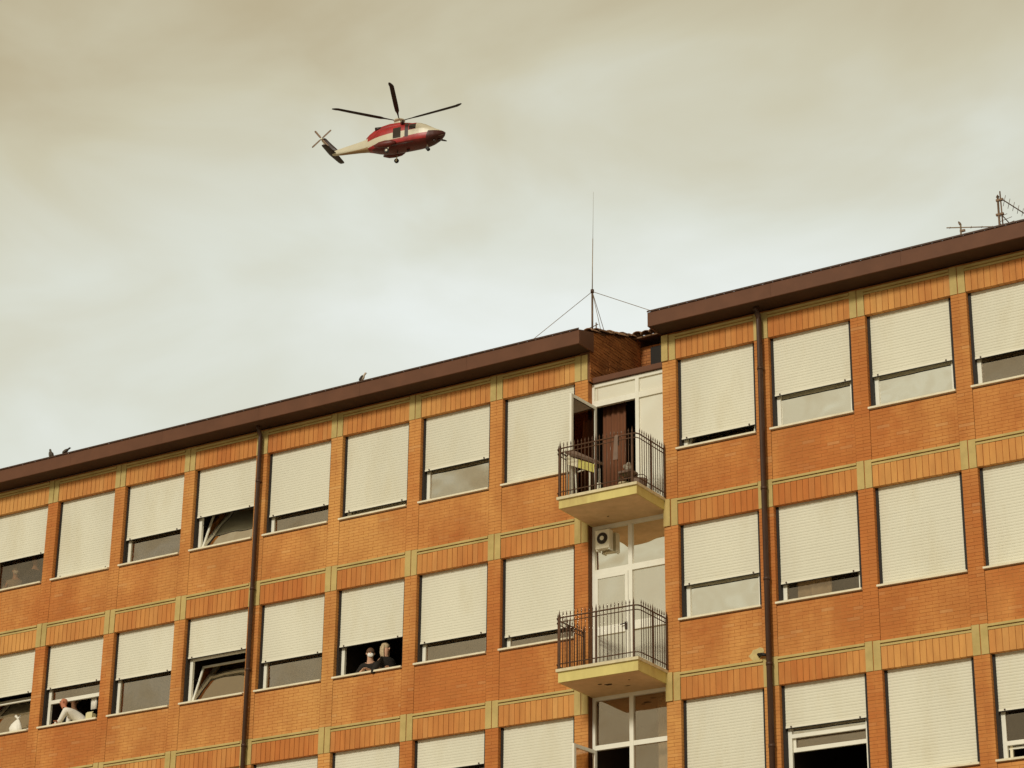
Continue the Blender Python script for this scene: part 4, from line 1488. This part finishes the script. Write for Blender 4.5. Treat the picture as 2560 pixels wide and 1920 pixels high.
# engine cowling
cow = MB()
CW = [(2.35, -0.98, 0.30, 0.05), (1.9, -0.80, 0.62, 0.22), (1.2, -0.62, 0.74, 0.36), (0.3, -0.42, 0.78, 0.50), (-0.8, -0.36, 0.80, 0.55), (-1.6, -0.48, 0.78, 0.50), (-2.4, -0.74, 0.68, 0.40), (-3.1, -1.10, 0.50, 0.28), (-3.5, -1.40, 0.34, 0.15)]
rgs = []
for x, zt, hw, hz in CW:
    rgs.append([(x, hw * math.copysign(abs(math.cos(2 * PI * i / 20)) ** 0.7, math.cos(2 * PI * i / 20)), zt - hz + hz * math.copysign(abs(math.sin(2 * PI * i / 20)) ** 0.8, math.sin(2 * PI * i / 20)) * (1 if math.sin(2 * PI * i / 20) > 0 else 1.6)) for i in range(20)])
cow.loft(rgs, 0, True, True)
obj('engine_cowling', cow, m_red, hel)
for sy in (-1, 1):
    ex = MB()
    ex.tube([(-1.7, sy * 0.55, -0.82), (-2.35, sy * 0.72, -0.84)], [0.19, 0.17], 14)
    obj('exhaust', ex, m_hdark, hel)
    it = MB()
    it.tube([(0.9, sy * 0.74, -0.80), (0.55, sy * 0.86, -0.80)], [0.19, 0.17], 14)
    obj('air_intake', it, m_hdark, hel)
    sp = MB()
    rgs = []
    for x, r in ((0.2, 0.10), (-0.2, 0.30), (-0.9, 0.38), (-1.6, 0.32), (-2.2, 0.10)):
        rgs.append([(x, sy * 1.16 + r * 0.9 * math.cos(2 * PI * i / 14), -3.02 + r * math.sin(2 * PI * i / 14)) for i in range(14)])
    sp.loft(rgs, 0, True, True)
    so = obj('sponson', sp, m_dred, hel)
    wl = MB()
    wl.tube([(-0.75, sy * 1.10, -3.80), (-0.75, sy * 1.28, -3.80)], 0.24, 18)
    wh = obj('wheel', wl, m_black, hel)
    obj('rim', MB().tube([(-0.75, sy * 1.09, -3.80), (-0.75, sy * 1.29, -3.80)], 0.12, 14), m_hwhite, wh)
    obj('gear_leg', MB().tube([(-0.60, sy * 1.05, -3.25), (-0.72, sy * 1.06, -3.80)], 0.06, 8), m_hwhite, hel)
nw = MB()
for sy in (-0.13, 0.13):
    nw.tube([(3.25, sy - 0.05, -3.78), (3.25, sy + 0.05, -3.78)], 0.19, 16)
obj('nose_wheel', nw, m_black, hel)
obj('nose_gear_leg', MB().tube([(3.15, 0, -3.25), (3.25, 0, -3.78)], 0.055, 8), m_hwhite, hel)
sl_ = MB()
sl_.ball((4.05, -0.25, -3.12), (0.17, 0.15, 0.17), 12, 8)
obj('searchlight', sl_, m_hdark, hel)
obj('camera_ball', MB().ball((4.45, 0.1, -2.98), 0.17, 12, 8), m_hdark, hel)
obj('pitot_tube', MB().tube([(4.55, -0.4, -2.75), (5.15, -0.5, -2.80)], 0.03, 6), m_metal, hel)
obj('belly_antenna', MB().quadbox([(0.9, -0.02, -3.42), (1.3, -0.02, -3.42), (1.15, -0.02, -3.70), (1.0, -0.02, -3.70)], 0.04), m_hdark, hel)
obj('cargo_hook', MB().tube([(-0.1, 0, -3.40), (-0.1, 0, -3.62)], 0.06, 8), m_hdark, hel)
step = MB().tube([(-0.2, -1.22, -3.36), (2.2, -1.22, -3.36)], 0.05, 8)
obj('boarding_step', step, m_hdark, hel)
ho = MB()
ho.tube([(0.75, -0.95, -0.95), (1.0, -1.35, -0.92), (1.1, -1.5, -0.95)], [0.09, 0.10, 0.10], 10)
obj('rescue_hoist', ho, m_hdark, hel)
lens = MB().tube([(0.55, -1.155, -3.0), (0.55, -1.19, -3.0)], 0.1, 12)
# mast, hub, blades
obj('rotor_mast', MB().tube([(0, 0, -0.55), (0, 0, 0.02)], [0.22, 0.13], 12), m_hdark, hel)
hb = MB()
obj('mast_fairing', MB().tube([(0.35, 0, -0.42), (0.1, 0, -0.22), (-0.5, 0, -0.30)], [0.30, 0.36, 0.25], 14), m_hwhite, hel)
hb.loft([[(r * math.cos(2 * PI * i / 20), r * math.sin(2 * PI * i / 20), z + 0.02) for i in range(20)] for r, z in ((0.20, -0.16), (0.55, -0.08), (0.60, 0.02), (0.45, 0.12), (0.15, 0.17))], 0, True, True)
obj('rotor_hub', hb, m_hwhite, hel)
PH = math.radians(-72.5)
bl = MB()
rgs = []
CONE = 0.077
for r, ch_ in ((0.45, 0.10), (0.9, 0.12), (1.5, 0.20), (1.9, 0.42), (3.0, 0.47), (5.0, 0.47), (6.3, 0.46), (6.55, 0.44), (6.8, 0.30), (6.92, 0.16)):
    th = 0.045 if r < 1.6 else 0.03
    sweep = -0.25 * max(0, r - 6.3)
    tw_ = math.radians(12 - 1.6 * r)
    ring = []
    for i in range(10):
        a = 2 * PI * i / 10
        u, v = ch_ / 2 * math.cos(a) + sweep, th * math.sin(a)
        zz = (r - 0.3) * math.tan(CONE) * (0.8 + 0.03 * r)
        ring.append((r, u * math.cos(tw_) - v * math.sin(tw_), zz + u * math.sin(tw_) + v * math.cos(tw_)))
    rgs.append(ring)
bl.loft(rgs, 0, True, True)
bme = bl.mesh('rotor_blade', m_blade)
for k in range(5):
    link('rotor_blade', bme, hel, (0, 0, 0.02), (0, 0, PH + k * 2 * PI / 5))
# tail
fin = MB()
rgs = []
for (x0, x1, z, th) in ((-7.72, -6.55, -2.30, 0.13), (-8.05, -7.05, -1.75, 0.11), (-8.50, -7.75, -1.0, 0.09), (-8.85, -8.25, -0.42, 0.06), (-8.86, -8.40, -0.32, 0.02)):
    rgs.append([((x0 + x1) / 2 + (x1 - x0) / 2 * math.cos(2 * PI * i / 12), th * math.sin(2 * PI * i / 12), z) for i in range(12)])
fin.loft(rgs, 0, True, True)
obj('tail_fin', fin, m_hdark, hel)
fs = MB()
for z, xa in ((-2.0, -7.86), (-1.2, -8.36), (-0.6, -8.72)):
    pass
rgs = [[((x0 + x1) / 2 + (x1 - x0) / 2 * math.cos(2 * PI * i / 12), 0.005 + 1.10 * th * math.sin(2 * PI * i / 12), z) for i in range(12)] for (x0, x1, z, th) in
       ((-7.93, -7.52, -2.0, 0.13), (-8.20, -7.78, -1.55, 0.12), (-8.62, -8.28, -0.85, 0.095), (-8.80, -8.52, -0.55, 0.075))]
fs.loft(rgs, 0, True, True)
obj('rudder_stripe', fs, m_hwhite, hel)
sb = MB()
rgs = []
for y, ch_ in ((-2.15, 0.34), (-1.9, 0.44), (0, 0.62), (1.9, 0.44), (2.15, 0.34)):
    rgs.append([(-7.38 + ch_ * math.cos(2 * PI * i / 12) * 0.72, y, -2.36 + 0.05 * math.sin(2 * PI * i / 12)) for i in range(12)])
sb.loft(rgs, 0, True, True)
obj('stabilizer', sb, m_hdark, hel)
TRH = Vector((-8.62, -0.30, -0.50))
obj('tail_rotor_hub', MB().tube([TRH + Vector((0, 0.3, 0)), TRH + Vector((0, -0.08, 0))], 0.10, 10), m_hwhite, hel)
tb = MB()
tb.loft([[(r, 0.012 * math.sin(2 * PI * i / 8), ch_ * math.cos(2 * PI * i / 8)) for i in range(8)] for r, ch_ in ((0.08, 0.05), (0.3, 0.10), (1.25, 0.10), (1.33, 0.06))], 0, True, True)
tme = tb.mesh('tail_rotor_blade', m_metal)
for k in range(4):
    link('tail_rotor_blade', tme, hel, TRH, (0, math.radians(52) + k * PI / 2, 0))
